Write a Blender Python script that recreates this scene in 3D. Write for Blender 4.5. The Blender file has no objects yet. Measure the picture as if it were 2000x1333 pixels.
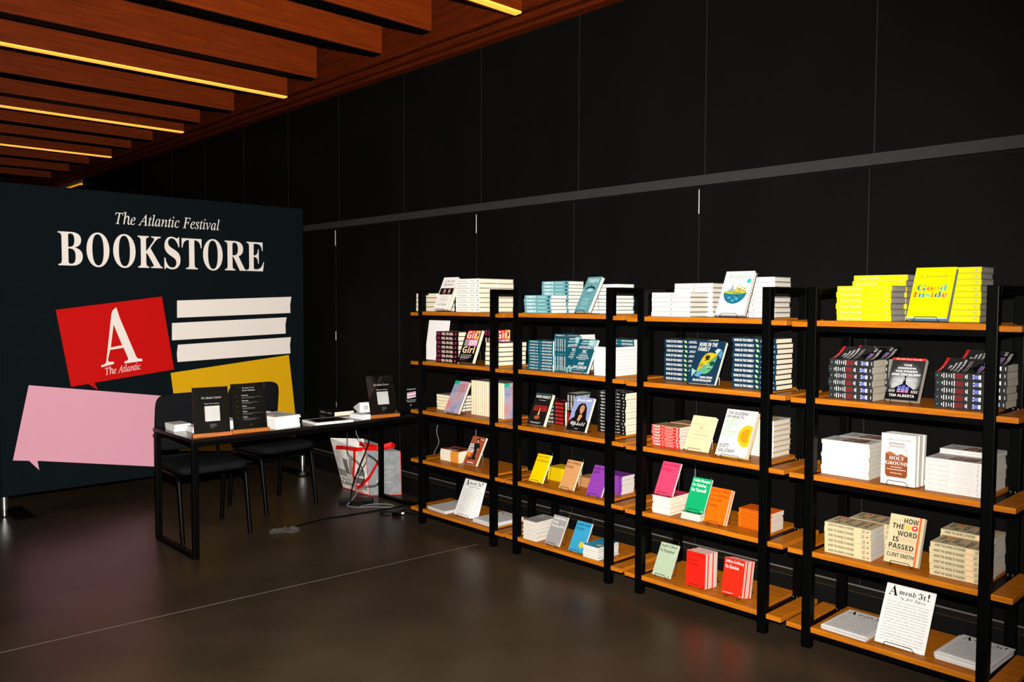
import bpy, bmesh, math, random
from mathutils import Matrix, Vector
random.seed(7)
SC = bpy.context.scene
COL = SC.collection
PI = math.pi

# ------------------------------------------------------------------ camera
CAM_LOC = Vector((3.8671, -3.5275, 1.5685))
YAW, PITCH, ROLL = math.radians(46.4756), math.radians(-2.6794), math.radians(0.214)
_f = Vector((-math.sin(YAW)*math.cos(PITCH), math.cos(YAW)*math.cos(PITCH), math.sin(PITCH)))
_r = Vector((math.cos(YAW), math.sin(YAW), 0))
_u = _r.cross(_f)
_r2 = math.cos(ROLL)*_r + math.sin(ROLL)*_u
_u2 = -math.sin(ROLL)*_r + math.cos(ROLL)*_u
cd = bpy.data.cameras.new('camera')
cd.sensor_width = 36.0
cd.lens = 1620.09/2000*36
cd.clip_start = 0.05
cam = bpy.data.objects.new('camera', cd)
COL.objects.link(cam)
cam.matrix_world = Matrix(((_r2.x, _u2.x, -_f.x, CAM_LOC.x), (_r2.y, _u2.y, -_f.y, CAM_LOC.y), (_r2.z, _u2.z, -_f.z, CAM_LOC.z), (0, 0, 0, 1)))
SC.camera = cam

# ------------------------------------------------------------------ world, flash, exposure
w = bpy.data.worlds.new('dim_hall')
SC.world = w
w.use_nodes = True
w.node_tree.nodes['Background'].inputs[0].default_value = (1.0, 0.8, 0.62, 1)
w.node_tree.nodes['Background'].inputs[1].default_value = 0.004
FLASH_W = 2500.0
ld = bpy.data.lights.new('camera_flash', 'SPOT')        # the photographer's flash, above the lens
ld.energy = FLASH_W
ld.spot_size = math.radians(106)
ld.spot_blend = 1.0
ld.shadow_soft_size = 0.025
ld.color = (1.0, 0.97, 0.93)
fl = bpy.data.objects.new('camera_flash', ld)
COL.objects.link(fl)
fl.location = CAM_LOC + Vector((0, 0, 0.21)) + 0.02*_f
_aim = (_f - 0.16*_r - 0.05*_u).normalized()
fl.rotation_euler = _aim.to_track_quat('-Z', 'Y').to_euler()
SC.view_settings.view_transform = 'Standard'
SC.view_settings.look = 'None'
SC.view_settings.gamma = 1.0
SC.view_settings.use_curve_mapping = False
SC.view_settings.exposure = 0.0

# ------------------------------------------------------------------ materials
def s2l(c):
    return c/12.92 if c <= 0.04045 else ((c+0.055)/1.055)**2.4
def hexc(h):
    h = h.lstrip('#')
    return tuple(s2l(int(h[i:i+2], 16)/255) for i in (0, 2, 4)) + (1,)
def scl(c, k):
    return (min(1, c[0]*k), min(1, c[1]*k), min(1, c[2]*k), 1)
MATS = {}
def newmat(name):
    m = bpy.data.materials.new(name)
    m.use_nodes = True
    nt = m.node_tree
    return m, nt, nt.nodes['Principled BSDF']
def noise_mix(nt, b, ca, cb, scale=(1, 1, 1), nscale=20.0, detail=4.0, contrast=None, coord='Object'):
    tc = nt.nodes.new('ShaderNodeTexCoord')
    mp = nt.nodes.new('ShaderNodeMapping')
    mp.inputs['Scale'].default_value = scale
    nz = nt.nodes.new('ShaderNodeTexNoise')
    nz.inputs['Scale'].default_value = nscale
    nz.inputs['Detail'].default_value = detail
    rp = nt.nodes.new('ShaderNodeValToRGB')
    lo, hi = contrast or (0.35, 0.65)
    rp.color_ramp.elements[0].position = lo
    rp.color_ramp.elements[1].position = hi
    rp.color_ramp.elements[0].color = ca
    rp.color_ramp.elements[1].color = cb
    nt.links.new(tc.outputs[coord], mp.inputs['Vector'])
    nt.links.new(mp.outputs[0], nz.inputs['Vector'])
    nt.links.new(nz.outputs['Fac'], rp.inputs[0])
    nt.links.new(rp.outputs[0], b.inputs['Base Color'])
    return nz, rp
def ink(h, rough=0.45, metal=0.0, spec=0.12, var=0.06, nscale=30.0):
    key = (h, rough, metal, spec)
    if key in MATS: return MATS[key]
    m, nt, b = newmat('print_' + h.strip('#'))
    c = hexc(h)
    noise_mix(nt, b, scl(c, 1-var), c, nscale=nscale)
    b.inputs['Roughness'].default_value = rough
    b.inputs['Metallic'].default_value = metal
    b.inputs['Specular IOR Level'].default_value = spec
    MATS[key] = m
    return m
def mat_pages(name, ca, cb):
    m, nt, b = newmat(name)
    noise_mix(nt, b, hexc(ca), hexc(cb), scale=(2, 2, 900), nscale=1.0, detail=2.0)
    b.inputs['Roughness'].default_value = 0.8
    b.inputs['Specular IOR Level'].default_value = 0.15
    return m
PAGE = mat_pages('paper_edges_cream', '#cdbfa4', '#efe2c8')
PAGEW = mat_pages('paper_edges_white', '#b9b1a3', '#d3cbbd')
PAGEB = mat_pages('paper_edges_bright', '#d2cabc', '#f0e8dc')
PAGEG = mat_pages('paper_edges_grey', '#8c8276', '#a0968a')
def mat_wood(name, ca, cb, scale, rough=0.42, nscale=3.0, spec=0.4, bump=0.15):
    m, nt, b = newmat(name)
    nz, rp = noise_mix(nt, b, hexc(ca), hexc(cb), scale=scale, nscale=nscale, detail=8.0, contrast=(0.3, 0.7))
    nz.inputs['Roughness'].default_value = 0.65
    b.inputs['Roughness'].default_value = rough
    b.inputs['Specular IOR Level'].default_value = spec
    bp = nt.nodes.new('ShaderNodeBump')
    bp.inputs['Strength'].default_value = bump
    bp.inputs['Distance'].default_value = 0.002
    nt.links.new(nz.outputs['Fac'], bp.inputs['Height'])
    nt.links.new(bp.outputs[0], b.inputs['Normal'])
    return m
WOOD = mat_wood('stained_shelf_oak', '#8e4a0a', '#b86c14', (2, 30, 30), spec=0.1)
WOODC = mat_wood('cherry_ceiling_timber', '#561c03', '#782c06', (14, 0.8, 14), rough=0.55, spec=0.08)
WOODF = mat_wood('dark_fascia_timber', '#3c1203', '#561d05', (0.8, 14, 14), rough=0.6, spec=0.05)
WOODS = mat_wood('sign_stand_walnut', '#8a4712', '#b06420', (30, 2, 30))
METAL = ink('#030303', 0.38, 0.0, 0.06)
METALD = ink('#040404', 0.5, 0.0, 0.06)
METALG = ink('#262728', 0.4, 0.3, 0.5)
WIRE = ink('#2a2a2a', 0.3, 0.6, 0.5)
WIREG = ink('#8d8f90', 0.3, 0.8, 0.5)
CHROME = ink('#e6e6e4', 0.28, 1.0, 0.5)
WHITE = ink('#ece8e4', 0.5)
BLACKP = ink('#0c0c0c', 0.35)
def mat_emit(name, h, strength):
    m, nt, b = newmat(name)
    b.inputs['Base Color'].default_value = hexc(h)
    tc = nt.nodes.new('ShaderNodeTexCoord')
    nz = nt.nodes.new('ShaderNodeTexNoise')
    nz.inputs['Scale'].default_value = 0.7
    rp = nt.nodes.new('ShaderNodeValToRGB')
    c = hexc(h)
    rp.color_ramp.elements[0].color = scl(c, 0.85)
    rp.color_ramp.elements[1].color = c
    nt.links.new(tc.outputs['Object'], nz.inputs['Vector'])
    nt.links.new(nz.outputs['Fac'], rp.inputs[0])
    nt.links.new(rp.outputs[0], b.inputs['Emission Color'])
    b.inputs['Emission Strength'].default_value = strength
    return m
LED = mat_emit('warm_led_diffuser', '#ffa63a', 1.35)
def mat_wall():
    m, nt, b = newmat('black_wall_panel')
    noise_mix(nt, b, hexc('#080807'), hexc('#0b0a09'), scale=(1, 1, 0.4), nscale=2.5, detail=5)
    b.inputs['Roughness'].default_value = 0.55
    b.inputs['Specular IOR Level'].default_value = 0.04
    return m
WALLM = mat_wall()
def mat_floor():
    m, nt, b = newmat('polished_dark_concrete')
    nz, rp = noise_mix(nt, b, hexc('#271f16'), hexc('#392e22'), nscale=1.6, detail=8, contrast=(0.3, 0.72))
    n2 = nt.nodes.new('ShaderNodeTexNoise')
    n2.inputs['Scale'].default_value = 3.0
    n2.inputs['Detail'].default_value = 6
    mr = nt.nodes.new('ShaderNodeMapRange')
    mr.inputs['To Min'].default_value = 0.27
    mr.inputs['To Max'].default_value = 0.38
    nt.links.new(n2.outputs['Fac'], mr.inputs['Value'])
    nt.links.new(mr.outputs[0], b.inputs['Roughness'])
    b.inputs['Specular IOR Level'].default_value = 0.15
    return m
FLOORM = mat_floor()
def mat_fabric(name, ca, cb, nscale=300, rough=0.9):
    m, nt, b = newmat(name)
    nz, rp = noise_mix(nt, b, hexc(ca), hexc(cb), nscale=nscale, detail=2)
    b.inputs['Roughness'].default_value = rough
    b.inputs['Specular IOR Level'].default_value = 0.03
    bp = nt.nodes.new('ShaderNodeBump')
    bp.inputs['Strength'].default_value = 0.2
    bp.inputs['Distance'].default_value = 0.001
    nt.links.new(nz.outputs['Fac'], bp.inputs['Height'])
    nt.links.new(bp.outputs[0], b.inputs['Normal'])
    return m
CHAIRF = mat_fabric('charcoal_chair_fabric', '#0f0f11', '#18181a')
BANF = mat_fabric('navy_banner_fabric', '#0c1215', '#0d1316', 60)
def mat_clear():
    m, nt, b = newmat('clear_acrylic')
    b.inputs['Base Color'].default_value = (1, 1, 1, 1)
    b.inputs['Roughness'].default_value = 0.02
    b.inputs['IOR'].default_value = 1.45
    b.inputs['Transmission Weight'].default_value = 1.0
    return m
CLEAR = mat_clear()
def mat_grad():
    m, nt, b = newmat('pastel_gradient_print')
    tc = nt.nodes.new('ShaderNodeTexCoord')
    nz = nt.nodes.new('ShaderNodeTexNoise')
    nz.inputs['Scale'].default_value = 9.0
    nz.inputs['Detail'].default_value = 0.5
    rp = nt.nodes.new('ShaderNodeValToRGB')
    e = rp.color_ramp.elements
    e[0].position, e[0].color = 0.3, hexc('#7c8cb4')
    e[1].position, e[1].color = 0.7, hexc('#bd7f80')
    n = e.new(0.5); n.color = hexc('#a596a4')
    nt.links.new(tc.outputs['Object'], nz.inputs['Vector'])
    nt.links.new(nz.outputs['Fac'], rp.inputs[0])
    nt.links.new(rp.outputs[0], b.inputs['Base Color'])
    b.inputs['Roughness'].default_value = 0.5
    return m
GRAD = mat_grad()

# ------------------------------------------------------------------ mesh building
def style(s, st):
    base = {'S': None, 'B': (0x1D5D4, 0x1D5EE), 'R': (0x1D400, 0x1D41A), 'I': (0x1D434, 0x1D44E), 'J': (0x1D468, 0x1D482), 'F': (0x1D56C, 0x1D586), 'C': (0x1D4D0, 0x1D4EA)}[st]
    if base is None: return s
    o = ''
    for c in s:
        if 'A' <= c <= 'Z': o += chr(base[0]+ord(c)-65)
        elif 'a' <= c <= 'z': o += '\u210e' if (st == 'I' and c == 'h') else chr(base[1]+ord(c)-97)
        else: o += c
    return o
TXT = {}
RAW = {}
def text_raw(s, st):
    text_mesh(s, st)
    return RAW[(s, st)]
def text_mesh(s, st, res=2):
    k = (s, st) if res == 2 else (s, st, res)
    if k in TXT: return TXT[k]
    cu = bpy.data.curves.new('lettering', 'FONT')
    cu.body = style(s, st)
    cu.resolution_u = res
    ob = bpy.data.objects.new('lettering', cu)
    me = ob.to_mesh()
    vs = [(v.co.x, v.co.y) for v in me.vertices]
    fs = [tuple(p.vertices) for p in me.polygons]
    ob.to_mesh_clear()
    bpy.data.objects.remove(ob)
    bpy.data.curves.remove(cu)
    if not vs: vs = [(0, 0)]
    x0 = min(v[0] for v in vs); x1 = max(v[0] for v in vs)
    y0 = min(v[1] for v in vs); y1 = max(v[1] for v in vs)
    RAW[k] = (x0, x1, y0, y1)
    TXT[k] = ([((x-x0)/max(1e-6, x1-x0), (y-y0)/max(1e-6, y1-y0)) for x, y in vs], fs)
    return TXT[k]

class P:
    """collects shapes and links them as one mesh object"""
    def __init__(self):
        self.v, self.f, self.mi, self.mats, self.sm = [], [], [], [], []
    def m(self, mat):
        if mat not in self.mats: self.mats.append(mat)
        return self.mats.index(mat)
    def add(self, vs, fs, mat, smooth=False):
        n = len(self.v); k = self.m(mat)
        self.v += [tuple(v) for v in vs]
        for f in fs:
            self.f.append(tuple(i+n for i in f)); self.mi.append(k); self.sm.append(smooth)
        return self
    def box(self, a, b, mat, ch=0.0, M=None):
        x0, y0, z0 = a; x1, y1, z1 = b
        if ch <= 0:
            vs = [(x, y, z) for x in (x0, x1) for y in (y0, y1) for z in (z0, z1)]
            fs = [(0, 1, 3, 2), (4, 6, 7, 5), (0, 4, 5, 1), (2, 3, 7, 6), (0, 2, 6, 4), (1, 5, 7, 3)]
        else:
            bm = bmesh.new()
            bmesh.ops.create_cube(bm, size=1.0)
            for v in bm.verts:
                v.co = Vector((x0+(v.co.x+.5)*(x1-x0), y0+(v.co.y+.5)*(y1-y0), z0+(v.co.z+.5)*(z1-z0)))
            bmesh.ops.bevel(bm, geom=list(bm.edges), offset=ch, segments=2, profile=0.6, affect='EDGES')
            bm.verts.index_update()
            vs = [v.co.copy() for v in bm.verts]
            fs = [tuple(v.index for v in f.verts) for f in bm.faces]
            bm.free()
        if M: vs = [M @ Vector(v) for v in vs]
        return self.add(vs, fs, mat)
    def prism(self, pts, n, mat, back=True):
        """pts: 3-D outline, n: extrusion vector"""
        k = len(pts); n = Vector(n)
        vs = [Vector(p) for p in pts] + [Vector(p)+n for p in pts]
        fs = [tuple(range(k)), tuple(range(2*k-1, k-1, -1))]
        fs += [(i, i+k, (i+1) % k+k, (i+1) % k) for i in range(k)]
        return self.add(vs, fs, mat)
    def tube(self, path, r, mat, seg=8, cap=True):
        path = [Vector(p) for p in path]
        vs, fs = [], []
        t = (path[1]-path[0]).normalized()
        a = Vector((0, 0, 1)) if abs(t.z) < 0.9 else Vector((1, 0, 0))
        nrm = t.cross(a).normalized()
        for i, p in enumerate(path):
            if i == 0: t = path[1]-path[0]
            elif i == len(path)-1: t = path[-1]-path[-2]
            else: t = (path[i+1]-p).normalized()+(p-path[i-1]).normalized()
            t.normalize()
            nrm = (nrm-t*nrm.dot(t)).normalized()
            bn = t.cross(nrm)
            rr = r[i] if isinstance(r, (list, tuple)) else r
            for k in range(seg):
                an = 2*PI*k/seg
                vs.append(p+rr*(math.cos(an)*nrm+math.sin(an)*bn))
        for i in range(len(path)-1):
            for k in range(seg):
                fs.append((i*seg+k, i*seg+(k+1) % seg, (i+1)*seg+(k+1) % seg, (i+1)*seg+k))
        self.add(vs, fs, mat, True)
        if cap:
            n = (len(path)-1)*seg
            self.add(vs, [tuple(range(seg-1, -1, -1)), tuple(n+k for k in range(seg))], mat)
        return self
    def art(self, ops, O, U, V, N, wd, ht):
        """printed shapes on a flat face; ops in 0..1 of the face"""
        O, U, V, N = Vector(O), Vector(U), Vector(V), Vector(N)
        off = 0.00012
        for op in ops:
            off += 0.000016
            q = lambda s, t: O+U*(s*wd)+V*(t*ht)+N*off
            if op[0] == 'r':
                _, x0, y0, x1, y1, c = op
                self.add([q(x0, y0), q(x1, y0), q(x1, y1), q(x0, y1)], [(0, 1, 2, 3)], c if not isinstance(c, str) else ink(c))
            elif op[0] == 'p':
                self.add([q(*p) for p in op[1]], [tuple(range(len(op[1])))], ink(op[2]))
            elif op[0] == 'e':
                _, cx, cy, rx, ry, c = op[:6]
                a0, a1 = (op[6], op[7]) if len(op) > 6 else (0, 360)
                pts = [q(cx+rx*math.cos(math.radians(a0+(a1-a0)*i/20)), cy+ry*math.sin(math.radians(a0+(a1-a0)*i/20))) for i in range(20 if a1-a0 == 360 else 21)]
                self.add(pts, [tuple(range(len(pts)))], ink(c))
            elif op[0] == 't':
                _, s, st, x0, y0, x1, y1, c = op
                vs, fs = text_mesh(s, st)
                self.add([q(x0+a*(x1-x0), y0+b*(y1-y0)) for a, b in vs], fs, ink(c))
        return self
    def obj(self, name, parent=None, loc=None, M=None):
        me = bpy.data.meshes.new(name)
        me.from_pydata([tuple(v) for v in self.v], [], self.f)
        for mt in self.mats: me.materials.append(mt)
        me.polygons.foreach_set('material_index', self.mi)
        me.polygons.foreach_set('use_smooth', self.sm)
        me.update()
        o = bpy.data.objects.new(name, me)
        COL.objects.link(o)
        if parent: o.parent = parent
        if loc: o.location = loc
        if M: o.matrix_world = M
        return o
def tag(o, label=None, cat=None, group=None, kind=None):
    if label: o['label'] = label
    if cat: o['category'] = cat
    if group: o['group'] = group
    if kind: o['kind'] = kind
    return o
def thing(name, label, cat, loc=(0, 0, 0), rz=0.0, group=None):
    o = bpy.data.objects.new(name, None)
    o.empty_display_size = 0.05
    COL.objects.link(o)
    o.location = loc
    o.rotation_euler = (0, 0, rz)
    return tag(o, label, cat, group)
def copy_tree(o, parent=None):
    c = o.copy(); COL.objects.link(c)
    c.parent = parent
    for ch in list(o.children):
        copy_tree(ch, c)
    return c
def structure(name, part, label=None, parent=None):
    o = part.obj(name, parent)
    return tag(o, label, None, None, 'structure')

# ------------------------------------------------------------------ room shell
WY = 0.47                                                  # face of the black wall
structure('floor', P().box((-16, -9, -0.1), (8, WY+0.3, 0), FLOORM), 'dark polished concrete floor')
jl = P().box((-0.0025, -7, 0.0), (0.0025, -0.02, 0.0006), ink('#6a6158', 0.6))
jo = jl.obj('trim_5', None, (-0.13, 0, 0)); jo.rotation_euler = (0, 0, math.radians(-4.2))
tag(jo, 'thin pale joint line across the dark floor', kind='structure')
up_seams = [3.1, 2.16, 1.218, 0.272, -0.672, -1.609, -2.58, -3.49, -4.434, -5.4, -6.35, -7.3]
lo_seams = [3.09, 2.14, 1.185, 0.235, -0.72, -1.676, -2.641, -3.6, -4.55, -5.5, -6.45]
wb = P()
wb.box((-16, WY+0.012, 0), (8, WY+0.3, 6), BLACKP)
xs = [8]+up_seams+[-16]
for a, b in zip(xs, xs[1:]):
    wb.box((b+0.002, WY, 2.285), (a-0.002, WY+0.02, 3.40), WALLM)
xs = [8]+lo_seams+[-16]
for a, b in zip(xs, xs[1:]):
    wb.box((b+0.002, WY, 0.19), (a-0.002, WY+0.02, 2.215), WALLM)
wb.box((-16, WY+0.002, 0.0), (8, WY+0.02, 0.15), ink('#070706', 0.6))
structure('wall_back', wb, 'black panelled wall behind the bookcases')
rail = P().box((-16, WY-0.022, 2.226), (8, WY+0.01, 2.282), ink('#2a2a29', 0.55), 0.003)
structure('trim_1', rail, 'charcoal horizontal rail across the black wall')
sm = P()
for x in up_seams:
    sm.box((x-0.002, WY-0.0015, 2.285), (x+0.002, WY+0.004, 3.40), METALG)  # grey metal strips stand in for light catching the panel edges
for x in lo_seams:
    sm.box((x-0.0016, WY-0.0015, 0.19), (x+0.0016, WY+0.004, 2.215), METALG)
for i, x in enumerate(lo_seams):
    if i % 2 == 0:                                         # hinge knuckles of the wall doors
        for z0, z1 in ((2.07, 2.205), (1.22, 1.30), (0.55, 0.66)):
            sm.tube([(x, WY-0.004, z0), (x, WY-0.004, z1)], 0.0045, WIREG)
structure('trim_2', sm, 'thin metal seams and hinges of the wall panels')
bs = P()
bs.box((-16, WY-0.004, 0.150), (8, WY+0.01, 0.19), ink('#130e09', 0.5))
bs.box((-16, WY-0.012, 0.184), (8, WY+0.004, 0.190), ink('#74716c', 0.35, 0.4))
bs.box((-16, WY-0.010, 0.150), (8, WY+0.004, 0.1535), ink('#3c3226', 0.4, 0.3))
structure('baseboard_back', bs, 'dark baseboard with two thin bright trim lines')
# timber ceiling
ce = P().box((-16, -9, 3.95), (8, WY+0.3, 4.1), ink('#11110e', 0.8))
structure('ceiling', ce, 'dark ceiling above the timber beams')
fa = P()
fa.box((-16, 0.17, 3.405), (8, 0.21, 3.95), WOODF, 0.003)
fa.box((-16, 0.21, 3.45), (8, 0.30, 3.47), METALD)
fa.box((-16, 0.30, 3.40), (8, 0.345, 3.47), WOODF, 0.003)
fa.box((-16, 0.345, 3.43), (8, 0.39, 3.45), METALD)
fa.box((-16, 0.39, 3.392), (8, WY+0.02, 3.46), WOODF, 0.003)
structure('trim_3', fa, 'stained timber fascia along the top of the wall')
BEAMS = [(0.86, 3.45, 0, 'nearest the frame top'), (0.105, 3.375, 1, 'nearest of four'), (-0.80, 3.462, 0, ''), (-1.405, 3.434, 0, ''), (-2.35, 3.431, 0, ''), (-2.85, 3.372, 1, ''), (-3.90, 3.413, 0, ''), (-4.69, 3.421, 0, ''), (-5.11, 3.393, 1, ''), (-6.0, 3.42, 0, ''), (-6.7, 3.42, 0, ''), (-7.40, 3.408, 1, ''), (-8.3, 3.42, 0, ''), (-9.2, 3.42, 0, ''), (-10.1, 3.42, 0, '')]
ORD = ['first', 'second', 'third', 'fourth', 'fifth', 'sixth', 'seventh', 'eighth', 'ninth', 'tenth', 'eleventh', 'twelfth', 'thirteenth', 'fourteenth', 'fifteenth', 'sixteenth']
k_lit = k_un = 0
for x, zb, lit, _ in BEAMS:
    if lit:
        lb = '%s timber ceiling beam with a glowing strip, counted from the camera side' % ORD[k_lit]; k_lit += 1
    else:
        lb = '%s unlit timber ceiling beam with dark underside, counted from the camera side' % ORD[k_un]; k_un += 1
    b = thing('ceiling_beam', lb, 'beam', (x, 0.12, zb), group='timber beams across the ceiling')
    P().box((-0.11, -8.5, 0.0), (0.0, 0.0, 0.30), WOODC, 0.004).obj('timber', b)
    if lit:
        P().box((-0.062, -8.5, -0.012), (-0.004, -0.0, 0.001), LED).obj('light_strip', b)
    else:
        P().box((-0.1, -8.5, -0.006), (-0.012, -0.01, 0.001), METALD).obj('channel', b)
    P().box((-0.06, -8.5, 0.29), (-0.04, 0.0, 0.52), METALD).obj('hanger', b)
# far end of the hall
fw = P().box((-13.4, -9, 0), (-13.2, WY, 4), ink('#0c0a08', 0.8))
structure('wall_left', fw, 'dark far wall at the end of the hall')
t = thing('lit_opening', 'small glowing orange light box high on the wall above the banner', 'light', (-10.35, WY-0.001, 3.28))  # glowing box built in place of an opening onto a lit space
P().box((-0.62, -0.05, 0.0), (0.62, 0.0, 0.03), METALD, 0.004).box((-0.62, -0.012, 0.03), (0.62, 0.0, 0.34), METALD).obj('opening_frame', t)
P().box((-0.6, -0.045, 0.031), (0.6, -0.013, 0.06), mat_emit('amber_opening_glow', '#ff9a20', 0.75)).obj('lit_strip', t)
P().box((-0.6, -0.03, 0.065), (0.6, -0.013, 0.14), ink('#6a645c', 0.6)).obj('grey_strip', t)
P().box((-0.6, -0.03, 0.16), (0.6, -0.013, 0.30), mat_emit('amber_glow', '#8a4208', 0.45)).obj('lit_panel', t)

# ------------------------------------------------------------------ shelving units
XL = [-0.8042, -0.0542, 0.1612, 0.9034, 1.1215, 1.8529, 2.0778, 2.8056]
PW = 0.0427
ZS = [1.5011, 1.1539, 0.8076, 0.4574, 0.1099]
DZ = [0.0, 0.0011, -0.0054, -0.0091]
ZT = 1.65
UN = ['leftmost bookcase', 'second bookcase from the left', 'third bookcase from the left', 'rightmost bookcase']
UL = ['black framed open bookcase with wooden shelves, leftmost of four, beside the table',
      'black framed open bookcase with wooden shelves, second from the left of four',
      'black framed open bookcase with wooden shelves, third from the left of four',
      'black framed open bookcase with wooden shelves, rightmost of four and nearest']
DEP = 0.385
def shelf_z(u, s): return ZS[s-1]+DZ[u-1]
for u in range(4):
    x0, x1 = XL[2*u], XL[2*u+1]
    W = x1-x0
    h = ZT+DZ[u]
    root = thing('open_bookcase', UL[u], 'bookcase', (x0, 0, 0), group='bookcases along the black wall')
    for px in (0, W):
        for py in (0, DEP-0.04):
            P().box((px, py, 0), (px+PW, py+0.04, h), METAL, 0.003).obj('post', root)
        P().box((px, 0.04, h-0.035), (px+PW, DEP-0.04, h), METAL, 0.003).obj('top_rail', root)
        for s in range(5):
            z = ZS[s]+DZ[u]
            r_ = P().box((px, 0.04, z-0.042), (px+PW, DEP-0.04, z-0.012), METAL, 0.002)
            for q in (0.012, 0.03):
                r_.tube([(px+q, DEP-0.05, z-0.012), (px+q, DEP-0.05, z-0.008)], 0.004, WIREG, 6)
            r_.obj('side_rail', root)
    for s in range(5):
        z = ZS[s]+DZ[u]
        P().box((PW+0.0005, 0.004, z-0.025), (W-0.0005, DEP-0.002, z), WOOD, 0.002).obj('shelf_board', root)
        P().box((PW, 0.012, z-0.05), (W, 0.03, z-0.0255), METAL, 0.001).obj('front_strip', root)  # black strip below the front edge of the board
        P().box((-0.10 if u == 0 else -0.078, 0.008, z-0.030), (-0.0005, DEP-0.01, z-0.006), WOOD, 0.004).obj('end_board', root)
        P().box((W+PW+0.0005, 0.008, z-0.030), (W+PW+0.078, DEP-0.01, z-0.006), WOOD, 0.004).obj('end_board', root)

# ------------------------------------------------------------------ books
KIND = {}
def kind(key, L, W, T, cover, spine=None, art=(), sart=(), hard=False, pages=None, look='book', name=None, case='#17161a', curl=0.0):
    """one book, spine along x at y=0 facing -y, front cover up"""
    cm = cover if not isinstance(cover, str) else ink(cover)
    smt = cm if spine is None else ink(spine)
    c = P()
    if hard:
        e, bt = 0.003, 0.0025
        km = ink(case)
        c.box((0, 0.001, 0.0004), (L, W, bt), km)
        c.box((0, 0.001, T-bt), (L, W, T-0.0004), km)
        c.box((0, 0.0, 0), (L, W+0.0003, 0.0004), cm)
        c.box((0, 0.0, T-0.0004), (L, W+0.0003, T), cm)
        n = 5; pts = []
        for i in range(n+1):
            a = PI*i/n
            pts.append((0, 0.0012-0.0016*math.sin(a), T/2-math.cos(a)*(T/2-0.0006)))
        pts = pts+[(0, 0.004, T-0.0006), (0, 0.004, 0.0006)]
        c.prism(pts, (L, 0, 0), smt)
        sy = -0.0006
        pg = P().box((e, 0.004, bt), (L-e, W-e, T-bt), pages or PAGE)
    else:
        bt = 0.0003
        c.box((0, 0, 0), (L, W, bt), cm)
        for k_ in range(10 if curl else 1):
            n_ = 10 if curl else 1
            c.box((0, W*k_/n_, T-bt), (L, W*(k_+1)/n_, T), cm)
        c.box((0, -0.0003, 0), (L, 0.0009, T), smt)
        sy = -0.0003
        pg = P().box((0.0003, 0.001, bt), (L-0.0003, W-0.0003, T-bt), pages or PAGE)
    c.art(sart, (0, sy, 0), (1, 0, 0), (0, 0, 1), (0, -1, 0), L, T)
    if curl:
        a2 = []
        for op in art:
            if op[0] == 'r' and op[3]-op[1] > .3:
                for k_ in range(10): a2.append(('r', op[1]+(op[3]-op[1])*k_/10, op[2], op[1]+(op[3]-op[1])*(k_+1)/10, op[4], op[5]))
            elif not (op[0] == 'e' and op[3] > .2): a2.append(op)
        art = a2
    c.art(art, (L, 0, T), (0, 1, 0), (-1, 0, 0), (0, 0, 1), W, L)
    if curl:
        c.v = [(x, y, z+curl*max(0, y/W)**1.8) if z >= T-bt-1e-5 and y > 0.001 else (x, y, z) for x, y, z in c.v]
    root = thing(name or ('hardcover_book' if hard else 'paperback_book'), None, 'book')
    c.obj('cover', root); pg.obj('page_block', root)
    KIND[key] = dict(root=root, L=L, W=W, T=T, look=look, used=False)
def get(key):
    k = KIND[key]
    if not k['used']:
        k['used'] = True
        return k['root']
    return copy_tree(k['root'])
TOP = ['topmost', 'second from top', 'third from top', 'fourth from top', 'fifth from top', 'sixth from top', 'seventh from top', 'eighth from top', 'ninth from top', 'tenth from top', 'eleventh from top', 'twelfth from top', 'thirteenth from top', 'fourteenth from top']
LEFT = ['leftmost', 'second from left', 'third from left', 'fourth from left', 'fifth from left', 'sixth from left', 'seventh from left', 'eighth from left', 'ninth from left', 'tenth from left', 'eleventh from left', 'twelfth from left', 'thirteenth from left', 'fourteenth from left', 'fifteenth from left', 'sixteenth from left']
def pile(key, u, s, x, y, n, where, orient='spine', base=0.0, jit=0.003, count=None, below=0):
    """a stack of lying books; where: which stack it is"""
    k = KIND[key]; L, W, T = k['L'], k['W'], k['T']
    z = shelf_z(u, s)+base+0.0006
    for i in range(n):
        o = get(key)
        dx, dy, da = random.uniform(-jit, jit), random.uniform(0, jit), random.uniform(-1, 1)*jit*3.5
        if orient == 'spine': R = Matrix.Rotation(da, 4, 'Z'); loc = (x+dx, y+dy, z)
        elif orient == 'fore': R = Matrix.Rotation(PI+da, 4, 'Z'); loc = (x+L+dx, y+W+dy, z)
        else: R = Matrix.Rotation(-PI/2+da, 4, 'Z'); loc = (x+dx, y+L+dy, z)
        o.rotation_euler = R.to_euler(); o.location = loc
        pos = TOP[n-1-i+below]
        o['label'] = '%s, %s in the %s' % (k['look'], pos, where)
        o['group'] = ('%s in the %s' % (k['look']+'s', where))[:70]
        z += T+0.0003
    return z
def upright(key, u, s, x, y, n, where):
    """books standing with spines to the front, front covers to the right"""
    k = KIND[key]; L, W, T = k['L'], k['W'], k['T']
    R = Matrix(((0, 0, 1), (0, 1, 0), (-1, 0, 0)))
    for i in range(n):
        o = get(key)
        o.rotation_euler = R.to_euler()
        o.location = (x+i*(T+0.0005), y+random.uniform(0, 0.004), shelf_z(u, s)+L+0.0006)
        o['label'] = '%s standing upright, %s in the %s' % (k['look'], LEFT[i], where)
        o['group'] = ('%s standing in the %s' % (k['look']+'s', where))[:70]
B_UP = Matrix(((0, 1, 0), (0, 0, -1), (-1, 0, 0)))
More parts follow.
